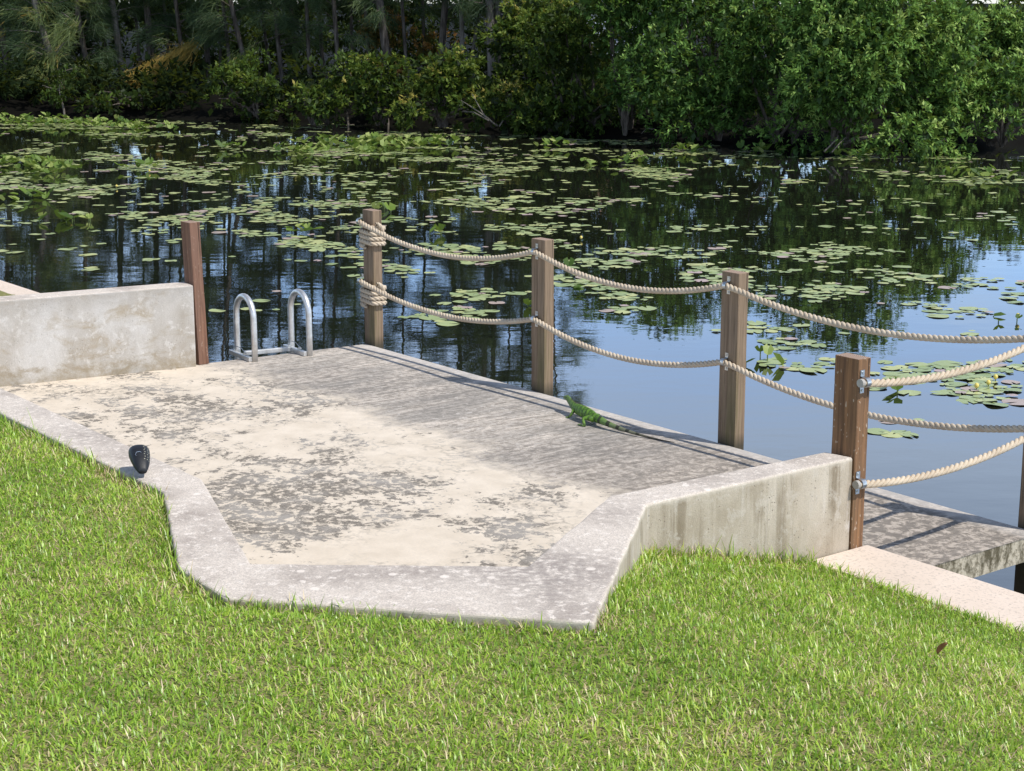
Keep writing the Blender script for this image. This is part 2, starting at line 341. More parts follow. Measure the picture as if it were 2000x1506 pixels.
def wood_mat(name, c1, c2, c3, green=0.0, speck=0.0):
    m = NT(name); v = m.map(scale=(26, 26, 1.1)); big = m.noise(m.map(scale=(3,3,.6)), 2, 3, .5)
    g = m.noise(v, 1.0, 6, .62, .5); fine = m.noise(m.map(scale=(130,130,3)), 1, 3, .7)
    c = m.mix(m.ramp(g, [(.36, 0), (.64, 1)]), c1, c2)
    c = m.mix(m.ramp(big, [(.42, 0), (.62, .6)]), c, c3)
    c = m.mix(m.ramp(fine, [(.36, .7), (.5, 0)]), c, m.mix(.6, c, (.03,.02,.012)))
    cr = m.noise(m.map(scale=(38,38,.5), loc=(3,9,1)), 1, 3, .5); crk = m.ramp(cr, [(.335, 1), (.36, 0)])
    c = m.mix(m.math('MULTIPLY', crk, .75), c, (.02,.014,.01))
    kn = m.voro(m.map(scale=(3.1,3.1,1.25), loc=(1.3,.2,.4)), 2.4, 'F1'); kf = m.ramp(kn, [(.06, 1), (.10, 0)])
    c = m.mix(m.math('MULTIPLY', kf, .7), c, (.05,.025,.015))
    if green:
        z = m.sep(m.tc.outputs['Object'])[2]
        gf = m.math('MULTIPLY', m.ramp(z, [(.0, 1), (.75, 0)]), m.ramp(m.noise(m.map(scale=(9,9,.7)), 1.4, 4, .6), [(.50, 0), (.62, 1)]))
        c = m.mix(m.math('MULTIPLY', gf, green), c, (.12,.115,.035))
        c = m.mix(m.ramp(z, [(-.12, .85), (.08, 0)]), c, (.05,.045,.03))
    if speck:
        sp = m.ramp(m.noise(m.map(scale=(1,1,.45)), 75, 2, .5), [(.655, 0), (.69, 1)])
        c = m.mix(m.math('MULTIPLY', sp, speck), c, (.55,.45,.35))
    return m.pbr(c, .8, nrm=m.bump(m.math('ADD', g, m.math('MULTIPLY', fine, .5)), .5, .004), spec=.25)

M = {}
M['deck'] = concrete_deck()
M['wall_left'] = concrete_wall_mat('left_wall_concrete', False)
M['wall_right'] = concrete_wall_mat('right_wall_concrete', True)
m = NT('seawall_cap_concrete'); v = m.tc.outputs['Object']
c = m.mix(m.ramp(m.noise(v, 2.5, 5, .6), [(.35,0),(.65,1)]), (.66,.55,.455), (.74,.62,.52))
c = m.mix(m.ramp(m.noise(v, 60, 4, .7), [(.36,.6),(.46,0)]), c, (.36,.31,.26))
c = m.mix(m.ramp(m.noise(v, 15, 4, .7), [(.66,0),(.70,.5)]), c, (.3,.27,.22))
M['cap'] = m.pbr(c, .85, nrm=m.bump(m.noise(v, 90, 3, .7), .3, .004), spec=.2)
# dock side face: mossy stained concrete
m = NT('dock_edge_concrete'); v = m.tc.outputs['Object']
c = m.mix(m.ramp(m.noise(m.map(scale=(1,1,.5)), 9, 5, .65, .4), [(.42,0),(.56,1)]), (.11,.095,.06), (.48,.43,.33))
c = m.mix(m.ramp(m.noise(v, 40, 4, .7), [(.40,.7),(.52,0)]), c, (.10,.085,.05))
M['dock_side'] = m.pbr(c, .9, nrm=m.bump(m.noise(v, 50, 4, .7), .6, .01), spec=.2)
M['post'] = wood_mat('weathered_post_wood', (.185,.125,.08), (.30,.215,.145), (.22,.165,.11), green=.6)
M['post5'] = wood_mat('stained_post_wood', (.115,.062,.036), (.29,.15,.072), (.18,.115,.07), green=.15, speck=.7)
M['post1'] = wood_mat('red_stained_post_wood', (.155,.078,.052), (.25,.135,.088), (.20,.125,.095), speck=.25)
m = NT('post_end_grain'); v = m.tc.outputs['Object']
wv = m.n('ShaderNodeTexWave', wave_type='RINGS', rings_direction='Z'); m.l(m.map(loc=(.04,.03,0)), wv.inputs['Vector']); wv.inputs['Scale'].default_value = 34; wv.inputs['Distortion'].default_value = 1.5
c = m.mix(wv.outputs['Fac'], (.20,.12,.085), (.42,.31,.23)); M['endgrain'] = m.pbr(c, .85)
m = NT('rope_fibre'); v = m.tc.outputs['Object']
c = m.mix(m.ramp(m.noise(v, 7, 4, .6), [(.35,0),(.65,1)]), (.52,.42,.31), (.66,.56,.43))
c = m.mix(m.ramp(m.noise(v, 300, 2, .6), [(.4,.4),(.55,0)]), c, (.36,.29,.21))
M['rope'] = m.pbr(c, .8, nrm=m.bump(m.noise(v, 420, 2, .6), .4, .002), spec=.2)
m = NT('galvanised_steel'); v = m.tc.outputs['Object']
c = m.mix(m.ramp(m.noise(v, 30, 4, .6), [(.35,0),(.65,1)]), (.48,.50,.51), (.68,.70,.71)); M['galv'] = m.pbr(c, .35, 1.0)
m = NT('brushed_aluminium'); v = m.tc.outputs['Object']
c = m.mix(m.ramp(m.noise(v, 14, 5, .65), [(.35,0),(.65,1)]), (.58,.575,.56), (.78,.78,.77)); 
M['alu'] = m.pbr(c, m.ramp(m.noise(v, 25, 3, .6), [(.3,.32),(.7,.5)]), .75)
m = NT('rope_end_tape'); M['tape'] = m.pbr(m.mix(m.noise(m.tc.outputs['Object'], 60), (.30,.28,.25), (.44,.42,.39)), .6)

# lawn soil
m = NT('lawn_soil'); v = m.tc.outputs['Object']
c = m.mix(m.ramp(m.noise(v, 40, 5, .7), [(.4,0),(.6,1)]), (.15,.18,.055), (.30,.26,.12)); 
M['soil'] = m.pbr(c, 1, nrm=m.bump(m.noise(v, 60, 4, .7), .6, .02), spec=.1)
m = NT('grass_blades'); at_ = m.n('ShaderNodeAttribute', attribute_name='tint')
col = m.ramp(at_.outputs['Fac'], [(0,(.12,.22,.03)), (.30,(.24,.42,.035)), (.55,(.41,.60,.06)), (.74,(.60,.70,.12)), (.80,(.76,.64,.36)), (.92,(.84,.67,.42)), (1,(.58,.42,.24))])
M['grass'] = m.leafy(col, .35, .05, .4)
# water
m = NT('canal_water'); v = m.tc.outputs['Object']
big = m.noise(m.map(scale=(1,1,1)), .35, 2, .5); 
n1 = m.noise(m.map(scale=(1,1.6,1)), 1.6, 3, .5); n2 = m.noise(m.map(scale=(1,1.4,1)), 7.0, 3, .55)
hh = m.math('ADD', m.math('MULTIPLY', n1, .8), m.math('MULTIPLY', n2, m.ramp(big, [(.50, .0), (.66, .14)])))
nr = m.bump(hh, .022, .10)
dif = m.n('ShaderNodeBsdfDiffuse'); m.put(dif.inputs[0], m.mix(m.noise(v, .5, 4), (.0065,.008,.005), (.014,.015,.010)))
gl = m.n('ShaderNodeBsdfGlossy'); gl.inputs['Roughness'].default_value = .012; gl.inputs['Color'].default_value = (.98,.99,1,1); m.l(nr, gl.inputs['Normal'])
fr = m.n('ShaderNodeFresnel'); fr.inputs['IOR'].default_value = 2.5; m.l(nr, fr.inputs['Normal'])
ms = m.n('ShaderNodeMixShader'); m.l(fr.outputs[0], ms.inputs[0]); m.l(dif.outputs[0], ms.inputs[1]); m.l(gl.outputs[0], ms.inputs[2]); m.l(ms.outputs[0], m.o.inputs[0])
M['water'] = m.m
m = NT('bank_mud'); v = m.tc.outputs['Object']
M['mud'] = m.pbr(m.mix(m.noise(v, 3, 5, .7), (.002,.002,.0015), (.007,.006,.004)), 1, spec=.1)
m = NT('lily_pad_leaf'); at_ = m.n('ShaderNodeAttribute', attribute_name='tint'); v = m.tc.outputs['Object']
col = m.ramp(at_.outputs['Fac'], [(0,(.22,.30,.11)), (.45,(.36,.43,.18)), (.78,(.52,.54,.22)), (.84,(.42,.33,.27)), (1,(.48,.36,.34))])
col = m.mix(m.ramp(m.noise(v, 14, 4, .7), [(.38,.45),(.6,0)]), col, m.mix(.5, col, (.12,.12,.05)))
M['pad'] = m.pbr(col, .42, spec=.6)
m = NT('raised_pad_leaf'); at_ = m.n('ShaderNodeAttribute', attribute_name='tint')
col = m.ramp(at_.outputs['Fac'], [(0,(.04,.09,.015)), (.6,(.16,.25,.04)), (1,(.38,.44,.14))]); M['raised'] = m.leafy(col, .35, .03, .55)
def leaf_mat(name, stops, trans=.3, gloss=.018):
    m = NT(name); a = m.n('ShaderNodeAttribute', attribute_name='tint'); return m.leafy(m.ramp(a.outputs['Fac'], stops), trans, gloss)
M['leaf_bright'] = leaf_mat('bright_bush_leaves', [(0,(.026,.060,.014)), (.36,(.085,.180,.034)), (.72,(.21,.37,.080)), (1,(.38,.50,.14))])
M['leaf_mid'] = leaf_mat('mangrove_leaves', [(0,(.012,.025,.005)), (.5,(.070,.125,.018)), (.9,(.19,.24,.04)), (1,(.36,.30,.07))])
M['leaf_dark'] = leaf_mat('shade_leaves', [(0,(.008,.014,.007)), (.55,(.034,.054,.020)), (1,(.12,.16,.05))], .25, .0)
M['needle'] = leaf_mat('pine_needles', [(0,(.016,.034,.018)), (.6,(.075,.120,.052)), (.85,(.20,.25,.08)), (.93,(.24,.21,.06)), (1,(.50,.32,.07))], .25, .02)
M['orange_leaf'] = leaf_mat('orange_leaves', [(0,(.20,.06,.02)), (1,(.42,.16,.06))])
M['autumn'] = leaf_mat('autumn_leaves', [(0,(.05,.05,.01)), (.5,(.32,.17,.04)), (1,(.62,.30,.10))])
def bark(name, a, b):
    m = NT(name); v = m.map(scale=(9,9,1.5)); return m.pbr(m.mix(m.ramp(m.noise(v, 1.5, 5, .7), [(.38,0),(.62,1)]), a, b), .95, nrm=m.bump(m.noise(v, 3, 4, .7), .5, .02), spec=.15)
M['bark'] = bark('pine_bark', (.045,.036,.028), (.16,.135,.115)); M['bark_pale'] = bark('pale_bark', (.10,.085,.07), (.24,.21,.18))

# ------------------------------------------------------------------ setting: water, banks, lawn
def quad_sheet(name, pts, z, mat):
    bm = bmesh.new(); bm.faces.new([bm.verts.new((p[0], p[1], z)) for p in pts]); bmesh.ops.recalc_face_normals(bm, faces=bm.faces)
    for f in bm.faces:
        if f.normal.z < 0: f.normal_flip()
    return tag(obj(name, bm, mat), kind='structure')
quad_sheet('canal_water', [(-400,-10),(500,-10),(500,300),(-400,300)], WZ, M['water'])
quad_sheet('canal_bed', [(-1500,-1500),(1500,-1500),(1500,2500),(-1500,2500)], -2.2, M['mud'])

# near lawn: one sheet following the slope, cut out round the sunken deck
notch = [Iend, Oend*0.5+Iend*0.5, I[1]*.45+O[1]*.55, I[2]*.45+O[2]*.55, I[3]*.45+O[3]*.55, I[4]*.45+O[4]*.55]
_q = I[5]*.45+O[5]*.55; notch += [Vector((_q.x,_q.y,0)) + n*3, Vector((Iend.x,Iend.y,0))+n*9+Vector((-2,0,0))]
notch = [(p.x, p.y) for p in notch]
def inside(poly, x, y):
    r = np.zeros(np.shape(x), bool); j = len(poly)-1
    for i in range(len(poly)):
        xi, yi = poly[i]; xj, yj = poly[j]
        with np.errstate(divide='ignore', invalid='ignore'):
            c = ((yi > y) != (yj > y)) & (x < (xj-xi)*(y-yi)/(yj-yi+1e-12)+xi)
        r ^= c; j = i
    return r
def S_np(x, y): return (E0.x-x)*n.x+(E0.y-y)*n.y
def lumps(x, y): return .010*np.sin(x*2.1+.7)*np.sin(y*1.7+x)+.006*np.sin(x*5.3+y*3.1)
def lawn_h(x, y):
    s = S_np(x, y); z = lawn_z(s)+lumps(x, y)*np.clip((s-1.6)/.5, 0, 1)
    pl = [Oend, O[1], O[2], O2b, O[3], O[4], O[5]]; dm = np.full(np.shape(x), 9.0)
    for a, b in zip(pl[:-1], pl[1:]):
        t = np.clip(((x-a.x)*(b.x-a.x)+(y-a.y)*(b.y-a.y))/((b.x-a.x)**2+(b.y-a.y)**2), 0, 1); dm = np.minimum(dm, np.hypot(x-a.x-t*(b.x-a.x), y-a.y-t*(b.y-a.y)))
    z = np.minimum(z, .582+np.clip(dm-.06, -.03, 9)*.30)
    return np.where(inside([(p.x,p.y) for p in pl]+[(p.x,p.y) for p in I[::-1][:-1]]+[(Iend.x,Iend.y)], x, y), z-.18, z)
def lawn_grid():
    xs = np.concatenate([np.linspace(-60,-8,70)[:-1], np.arange(-8, 6, .05), np.linspace(6, 60, 40)])
    ys = np.concatenate([np.linspace(-60,1,9)[:-1], np.arange(1, 12.5, .05), np.linspace(12.5, 60, 70)])
    X, Y = np.meshgrid(xs, ys); Z = lawn_h(X, Y)
    V = np.stack([X, Y, Z], -1).reshape(-1, 3); nx = len(xs); ny = len(ys)
    a = (np.arange(ny-1)[:,None]*nx+np.arange(nx-1)[None]).ravel(); fc = np.stack([a, a+1, a+nx+1, a+nx], 1)
    ctr = V[fc].mean(1); s = S_np(ctr[:,0], ctr[:,1])
    smin = S_np(V[fc][:,:,0], V[fc][:,:,1]).min(1)
    keep = (s > 1.50) & (smin > 1.40) & ~inside(notch, ctr[:,0], ctr[:,1])
    # outside the fine area keep only what is fully inland
    return mesh_np('lawn', V, fc[keep], 4, None, M['soil'], True)
tag(obj('lawn', lawn_grid()), kind='structure')

# far bank terrain
bank_px = [(-900,222),(-300,224),(0,227),(350,231),(700,242),(950,250),(1050,260),(1200,270),(1400,281),(1600,291),(1900,291),(2030,283)]
bank = [at(a, b, WZ) for a, b in bank_px]
bx = [p.x for p in bank]; by = [p.y for p in bank]
def bank_y(x): return np.interp(x, bx, by)
def bank_mesh():
    xs = np.concatenate([[-400,-120], np.linspace(-60, bank[-1].x+1.0, 120)]); offs = np.array([-.5,0,.5,1.5,3,6,12,40,300])
    zz = np.array([-1.0,WZ+.02,-.35,-.15,0,.05,.15,.2,.4])
    V = []
    for x in xs:
        for o_, z in zip(offs, zz):
            V.append((x, bank_y(x)+o_+.35*math.sin(x*1.7)*(o_ < 2), z+.05*math.sin(x*3+o_*2)*(o_ > .2)))
    k = len(offs); a = (np.arange(len(xs)-1)[:,None]*k+np.arange(k-1)[None]).ravel()
    return mesh_np('far_bank', V, np.stack([a, a+k, a+k+1, a+1], 1), 4, None, M['mud'], True)
tag(obj('far_bank', bank_mesh()), kind='structure')
# the land that closes the canal further to the right
bm = prism([(bank[-1].x+.9, 52), (90, 40), (300, 60), (300, 400), (bank[-1].x+.9, 400)], -1.5, -.05)
tag(obj('distant_ground', bm, M['mud']), kind='structure')

# ------------------------------------------------------------------ dock, walls, caps
def pt(p): return (p.x, p.y)
dk = [pt(E0), pt(C6), pt(C6-n*1.62), pt(I[5]*.5+O[5]*.5-n*.1), pt(I[4]*.5+O[4]*.5), pt(I[3]*.5+O[3]*.5), pt(I[2]*.5+O[2]*.5), pt(I[1]*.5+O[1]*.5), pt(Oend*.5+Iend*.5), pt(wl0+wld*4.5-wln*0), pt(wl0+wln*.1), pt(at(400,710))]
# keep the polygon's left corner tidy
dk[8] = pt(Iend*.5+Oend*.5+wln*.05); dk[9] = pt(wl0+wld*.3+wln*.08)
dock = empty('concrete_dock', (0,0,0))
tag(dock, 'sunken concrete dock floor, cream with dark flaking stains and grey weathered water side', 'dock')
top = prism(dk, -.006, 0); s_ = obj('floor', top, M['deck'], dock)
slab = obj('slab', prism([(E0.x-.0,E0.y), pt(C6-e*.004-n*0), pt(C6-e*.004-n*1.6), dk[3], dk[4], dk[5], dk[6], dk[7], dk[8], dk[9], dk[10], dk[11]], -.135, -.0065), M['dock_side'], dock)
slab.location = (0,0,0)

def wall_solid(poly, z0, z1, mat, name, parent=None, bev=.012):
    dense = []; rj = random.Random(len(poly))
    for i, p in enumerate(poly):
        q = poly[(i+1) % len(poly)]; L_ = math.hypot(q[0]-p[0], q[1]-p[1]); k = max(1, int(L_/.045)); nx_, ny_ = (q[1]-p[1])/L_, -(q[0]-p[0])/L_
        for j in range(k):
            t = j/k; jt = 0 if j == 0 else .0035*mnoise.noise(Vector((p[0]+(q[0]-p[0])*t, p[1]+(q[1]-p[1])*t, 3))*9)+rj.uniform(-.0012,.0012)
            dense.append((p[0]+(q[0]-p[0])*t+nx_*jt, p[1]+(q[1]-p[1])*t+ny_*jt))
    poly = dense
    bm = prism(poly, z0, z1)
    # finer mesh for slightly uneven faces
    o = obj(name, bm, mat, parent); bevel(o, bev, 3); return o
rpoly = [pt(I[5]), pt(I[4]), pt(I[3]), pt(I[2]), pt(I[1]), pt(Iend), pt(Oend), pt(O[1]), pt(O[2]), pt(O2b), pt(O[3]), pt(O[4]), pt(O[5])]
kw = wall_solid(rpoly, -.1, WT, M['wall_right'], 'retaining_wall')
tag(kw, 'low pale concrete retaining wall bending round the deck, its tall streaked end meeting the brown post', 'wall')
lw = [pt(wl0-wld*-.0), pt(wl0+wld*4.6), pt(wl0+wld*4.6+wln*.2), pt(wl0+wln*.2)]
lwall = wall_solid(lw, -.03, WT+.003, M['wall_left'], 'concrete_wall')
tag(lwall, 'thick mottled grey concrete wall at the left edge ending at the reddish post', 'wall')
# seawall caps
def cap(name, t0, t1, s0, s1, label, z=CAPZ):
    o0 = E0
    P = lambda t, s: pt(o0+e*t-n*s)
    cp = obj(name, prism([P(t0,s0), P(t1,s0), P(t1,s1), P(t0,s1)], z-.16, z), M['cap']); bevel(cp, .01, 2)
    tag(cp, label, 'seawall')
    wl = obj('wall_face', prism([P(t0,s0+.06), P(t1,s0+.06), P(t1,s1-.03), P(t0,s1-.03)], -2.0, z-.161), M['dock_side'], cp)
    return cp
tO = (O[5]-E0).dot(e)
s_cap = S(at(1850,1112,CAPZ))
cap('seawall_cap', tO+.006, tO+14, s_cap, s_cap+.40, 'smooth cream concrete seawall cap between the lawn and the right end of the dock')
tL = (at(75,568,CAPZ)-E0).dot(e); sL = S(at(40,559,CAPZ))
cap('seawall_cap', tL-16, tL+1.1, sL, sL+1.3, 'cream concrete seawall cap seen over the left wall at the photo edge')

# ------------------------------------------------------------------ posts
HP = 1.07; PW = .145; PD = .083
def on_edge(px, off):
    """point on the line parallel to the water edge (offset off outward) that shows at px at deck level"""
    a = E0+n*off; lo, hi = -1.0, 8.0
    for _ in range(50):
        mid = (lo+hi)/2; q = a+e*mid
        if proj(q.x, q.y, 0)[0] < px: lo = mid
        else: hi = mid
    return a+e*lo
def make_post(name, mat, zb, h, w_=PW, d_=PD, seed=0):
    """post mesh, local x along e, y along n"""
    bm = bmesh.new(); rr = random.Random(seed); nz_ = 14; ring = []
    for i in range(nz_+1):
        z = zb+(h-zb)*i/nz_; tw = .012*math.sin(i*.35+seed); r_ = []
        for sx, sy in ((-1,-1),(1,-1),(1,1),(-1,1)):
            x = sx*w_/2+rr.uniform(-.0008,.0008); y = sy*d_/2+rr.uniform(-.0008,.0008)
            r_.append(bm.verts.new((x*math.cos(tw)-y*math.sin(tw), x*math.sin(tw)+y*math.cos(tw), z)))
        ring.append(r_)
    for i in range(nz_):
        for k in range(4): bm.faces.new((ring[i][k], ring[i][(k+1)%4], ring[i+1][(k+1)%4], ring[i+1][k]))
    tf = bm.faces.new(ring[-1]); bm.faces.new(ring[0][::-1]); 
    bmesh.ops.recalc_face_normals(bm, faces=bm.faces)
    me = bpy.data.meshes.new(name); bm.to_mesh(me); bm.free(); me.materials.append(mat); me.materials.append(M['endgrain'])
    for p in me.polygons:
        if p.normal.z > .9 and p.center.z > h-.02: p.material_index = 1
    return me
def make_post_obj(c, mat, label, zb=-1.9, h=HP, lean=(0,0), rz=0, seed=1):
    root = empty('wooden_post', (c.x, c.y, 0), EANG+rz)
    root.rotation_euler = (lean[0], lean[1], EANG+rz)
    p = obj('shaft', make_post('shaft', mat, zb, h, seed=seed), None, root); bevel(p, .004, 2)
    return tag(root, label, 'post', 'wooden posts round the dock')
pc = {}
pc[2] = on_edge(731, .05); pc[3] = on_edge(1059, .05); pc[4] = on_edge(1427, .05); pc[6] = on_edge(2020, .05)
o5 = Vector((O[5].x, O[5].y, 0)); pc[5] = o5 - e*(PW/2-.004) + n*(PD/2+.004)
p1n = at(389, 713.5); pc[1] = p1n - e*PW/2 + n*PD/2
# P1 stands on the deck, leaning slightly to the left
posts = {}
posts[2] = make_post_obj(pc[2], M['post'], 'wooden post at the far corner of the deck with rope coiled round it twice', seed=2)
posts[3] = make_post_obj(pc[3], M['post'], 'weathered wooden rope post on the water edge, next to the green lizard', seed=3)
posts[4] = make_post_obj(pc[4], M['post'], 'grey brown rope post on the water edge with a knot below its lower rope', seed=4)
posts[6] = make_post_obj(pc[6], M['post'], 'dark post at the right photo edge standing in the water at the dock corner', seed=6)
posts[5] = make_post_obj(pc[5], M['post5'], 'thick brown post against the end of the right wall, speckled and cracked', zb=-.0, seed=5)
posts[1] = make_post_obj(pc[1], M['post1'], 'leaning reddish post without ropes at the end of the left wall', zb=0, seed=1)
posts[1].rotation_euler = (0, 0, EANG); posts[1].rotation_euler = (Matrix.Rotation(R(-1.6), 4, 'Y') @ Matrix.Rotation(EANG, 4, 'Z')).to_euler()

# ------------------------------------------------------------------ ropes
RD = .019
def rope_mesh(pts, lay=.108, handed=1):
    """three helical strands laid round a path"""
    P = [Vector(p) for p in pts]
    # resample
    L = [0]
    for i in range(1, len(P)): L.append(L[-1]+(P[i]-P[i-1]).length)
    tot = L[-1]; N = max(12, int(tot/.0075)); out = []
    Pa = np.array(P); ss = np.linspace(0, tot, N); q = np.stack([np.interp(ss, L, Pa[:,k]) for k in range(3)], 1)
    T = np.gradient(q, axis=0); T /= np.linalg.norm(T, axis=1)[:,None]
    A = np.zeros_like(q); a = np.array([0,0,1.0])
    if abs(T[0,2]) > .9: a = np.array([1.0,0,0])
    for i in range(N):
        a = a-T[i]*a.dot(T[i]); a /= np.linalg.norm(a); A[i] = a
    B = np.cross(T, A); sr = RD*.52; so_ = RD*.54; K = 8
    V = []; Fc = []
    for s_i in range(3):
        ph = handed*2*math.pi*ss/lay+s_i*2*math.pi/3
        c_ = q+(A*np.cos(ph)[:,None]+B*np.sin(ph)[:,None])*so_
        base = len(V)*N*K if False else sum(len(x) for x in V)
        t2 = np.gradient(c_, axis=0); t2 /= np.linalg.norm(t2, axis=1)[:,None]
        a2 = A-t2*(A*t2).sum(1)[:,None]; a2 /= np.linalg.norm(a2, axis=1)[:,None]; b2 = np.cross(t2, a2)
        th = np.linspace(0, 2*math.pi, K, endpoint=False)
        ring = c_[:,None]+(a2[:,None]*np.cos(th)[None,:,None]+b2[:,None]*np.sin(th)[None,:,None])*sr
        V.append(ring.reshape(-1,3))
        i_ = np.arange(N-1)[:,None]*K; k_ = np.arange(K)[None]; kk = (k_+1) % K
        Fc.append(base+np.stack([(i_+k_), (i_+kk), (i_+K+kk), (i_+K+k_)], -1).reshape(-1,4))
    return mesh_np('rope', np.concatenate(V), np.concatenate(Fc), 4, None, M['rope'], True)
def sag(a, b, s, m=24, skew=0):
    r_ = []
    for i in range(m+1):
        t = i/m; p = a.lerp(b, t); p.z -= 4*s*t*(1-t)*(1+skew*(t-.5)); r_.append(p)
    return r_
fo = -(PD/2+RD+.004)                       # on the inland face of the posts
def att(k, z, dx=0): return pc[k]+n*fo+e*dx+Vector((0,0,z))
def far_rope(z, sg, label):
    root = empty('rope', (0,0,0))
    pts = [att(2,z,-.055)]+sag(att(2,z-.005,-.03), att(3,z,-.02), sg[0])+sag(att(3,z,.0), att(4,z+.005,-.02), sg[1])[1:]+sag(att(4,z+.005,.0), att(6,z+.028,0), sg[2])[1:]+[att(6,z+.028,.06)]
    # the first bit comes off the coil, so push it clear of it
    for i, p in enumerate(pts[:10]): pts[i] = p-n*.036*(1-i/10)
    obj('span', rope_mesh(pts), None, root)
    # coil round the corner post: 4 turns with rounded corners
    cp = []
    turns = 4.2; st = 40
    for i in range(int(turns*st)):
        a = 2*math.pi*i/st+math.pi*1.15; ca, sa = math.cos(a), math.sin(a)
        hx, hy = PW/2+RD+.001, PD/2+RD+.001; p_ = 5.0
        r_ = (abs(ca/hx)**p_+abs(sa/hy)**p_)**(-1/p_)
        lz = z-.022-RD*1.0-i/st*RD*2.02
        if i < st*.9: lz += (1-i/(st*.9))*.012
        cp.append(pc[2]+e*(ca*r_)+n*(sa*r_)+Vector((0,0,lz)))
    obj('coil', rope_mesh(cp), None, root)
    # loose tail tucked at the water side of the corner
    tl = [pc[2]+e*(PW/2+RD*1.2)+n*(.03)+Vector((0,0,z-.075)), pc[2]+e*(PW/2+RD*2.0)+n*.0+Vector((0,0,z-.035)), pc[2]+e*(PW/2+RD*2.3)-n*.035+Vector((0,0,z-.012))]
    obj('tail_end', rope_mesh(tl), None, root)
    tag(root, label, 'rope', 'ropes strung between the posts')
far_rope(.985, (.145,.125,.118), 'upper thick twisted rope along the water side from the coiled corner post')
far_rope(.515, (.125,.125,.125), 'lower thick twisted rope along the water side from the coiled corner post')
def near_rope(z, label, za):
    root = empty('rope', (0,0,0))
    a = pc[5]+e*(PW/2+RD+.006)-n*.045+Vector((0,0,z)); b = att(6, z+za, .03)
    obj('span', rope_mesh(sag(a, b, .062, skew=.0), handed=-1), None, root)
    bm = bmesh.new(); t = (b-a).normalized(); add_tube(bm, [a-n*.012, a+n*.006], RD*1.06, 14)
    obj('taped_end', bm, M['tape'], root)
    tag(root, label, 'rope', 'ropes strung between the posts')
near_rope(.965, 'upper near rope clamped to the thick brown post, sweeping up right', .05)
near_rope(.485, 'lower near rope clamped to the thick brown post just above the dock', .05)

# galvanised clamps, parts of the posts
def bracket(root, c, face, along, tangent):
    """c centre of rope in local coords of root; strap over the rope with two screw ears. face = outward normal, along = rope direction"""
    bm = bmesh.new(); up = Vector((0,0,1)); r_ = RD+.003; wd = .026; prof = []
    prof.append((up*(r_+.032)) - face*(RD+.003)); prof.append(up*(r_+.004) - face*(RD+.003))
    for k in range(11):
        a = math.pi/2-math.pi*k/10; prof.append(up*(math.sin(a)*r_)+face*(math.cos(a)*r_))
    prof.append(-up*(r_+.004)-face*(RD+.003)); prof.append(-up*(r_+.032)-face*(RD+.003))
    th = .0025; pv = []
    for i, p in enumerate(prof):
        a = prof[max(0,i-1)]; b = prof[min(len(prof)-1,i+1)]; t = (b-a).normalized(); nn = along.cross(t).normalized()
        if nn.dot(face) < 0 and 2 < i < 12: nn = -nn
        if i <= 2 or i >= 12: nn = face
        pv.append([bm.verts.new(c+p+along*s*wd/2+nn*h) for s, h in ((-1,0),(1,0),(1,th),(-1,th))])
    for i in range(len(pv)-1):
        for k in range(4): bm.faces.new((pv[i][k], pv[i][(k+1)%4], pv[i+1][(k+1)%4], pv[i+1][k]))
    bm.faces.new(pv[0]); bm.faces.new(pv[-1]); bmesh.ops.recalc_face_normals(bm, faces=bm.faces)
    br = obj('rope_bracket', bm, M['galv'], root)
    for sg_ in (1,-1):
        s2 = bmesh.new(); add_tube(s2, [c+up*sg_*(r_+.020)-face*(RD+.001), c+up*sg_*(r_+.020)-face*(RD-.004)], .0055, 10); obj('screw', s2, M['galv'], br)
X_, Y_ = Vector((1,0,0)), Vector((0,1,0))
for k, dx in ((2,-.03),(3,-.01),(4,-.01)):
    for z in (.985,.515):
        yo = fo-(.034 if k == 2 else 0)
        bracket(posts[k], Vector((dx, yo, z+(.005 if k == 4 else 0))), -Y_, X_, X_)
for z in (.965,.485): bracket(posts[5], Vector((PW/2+RD+.006, -.018, z)), X_, Y_, Y_)

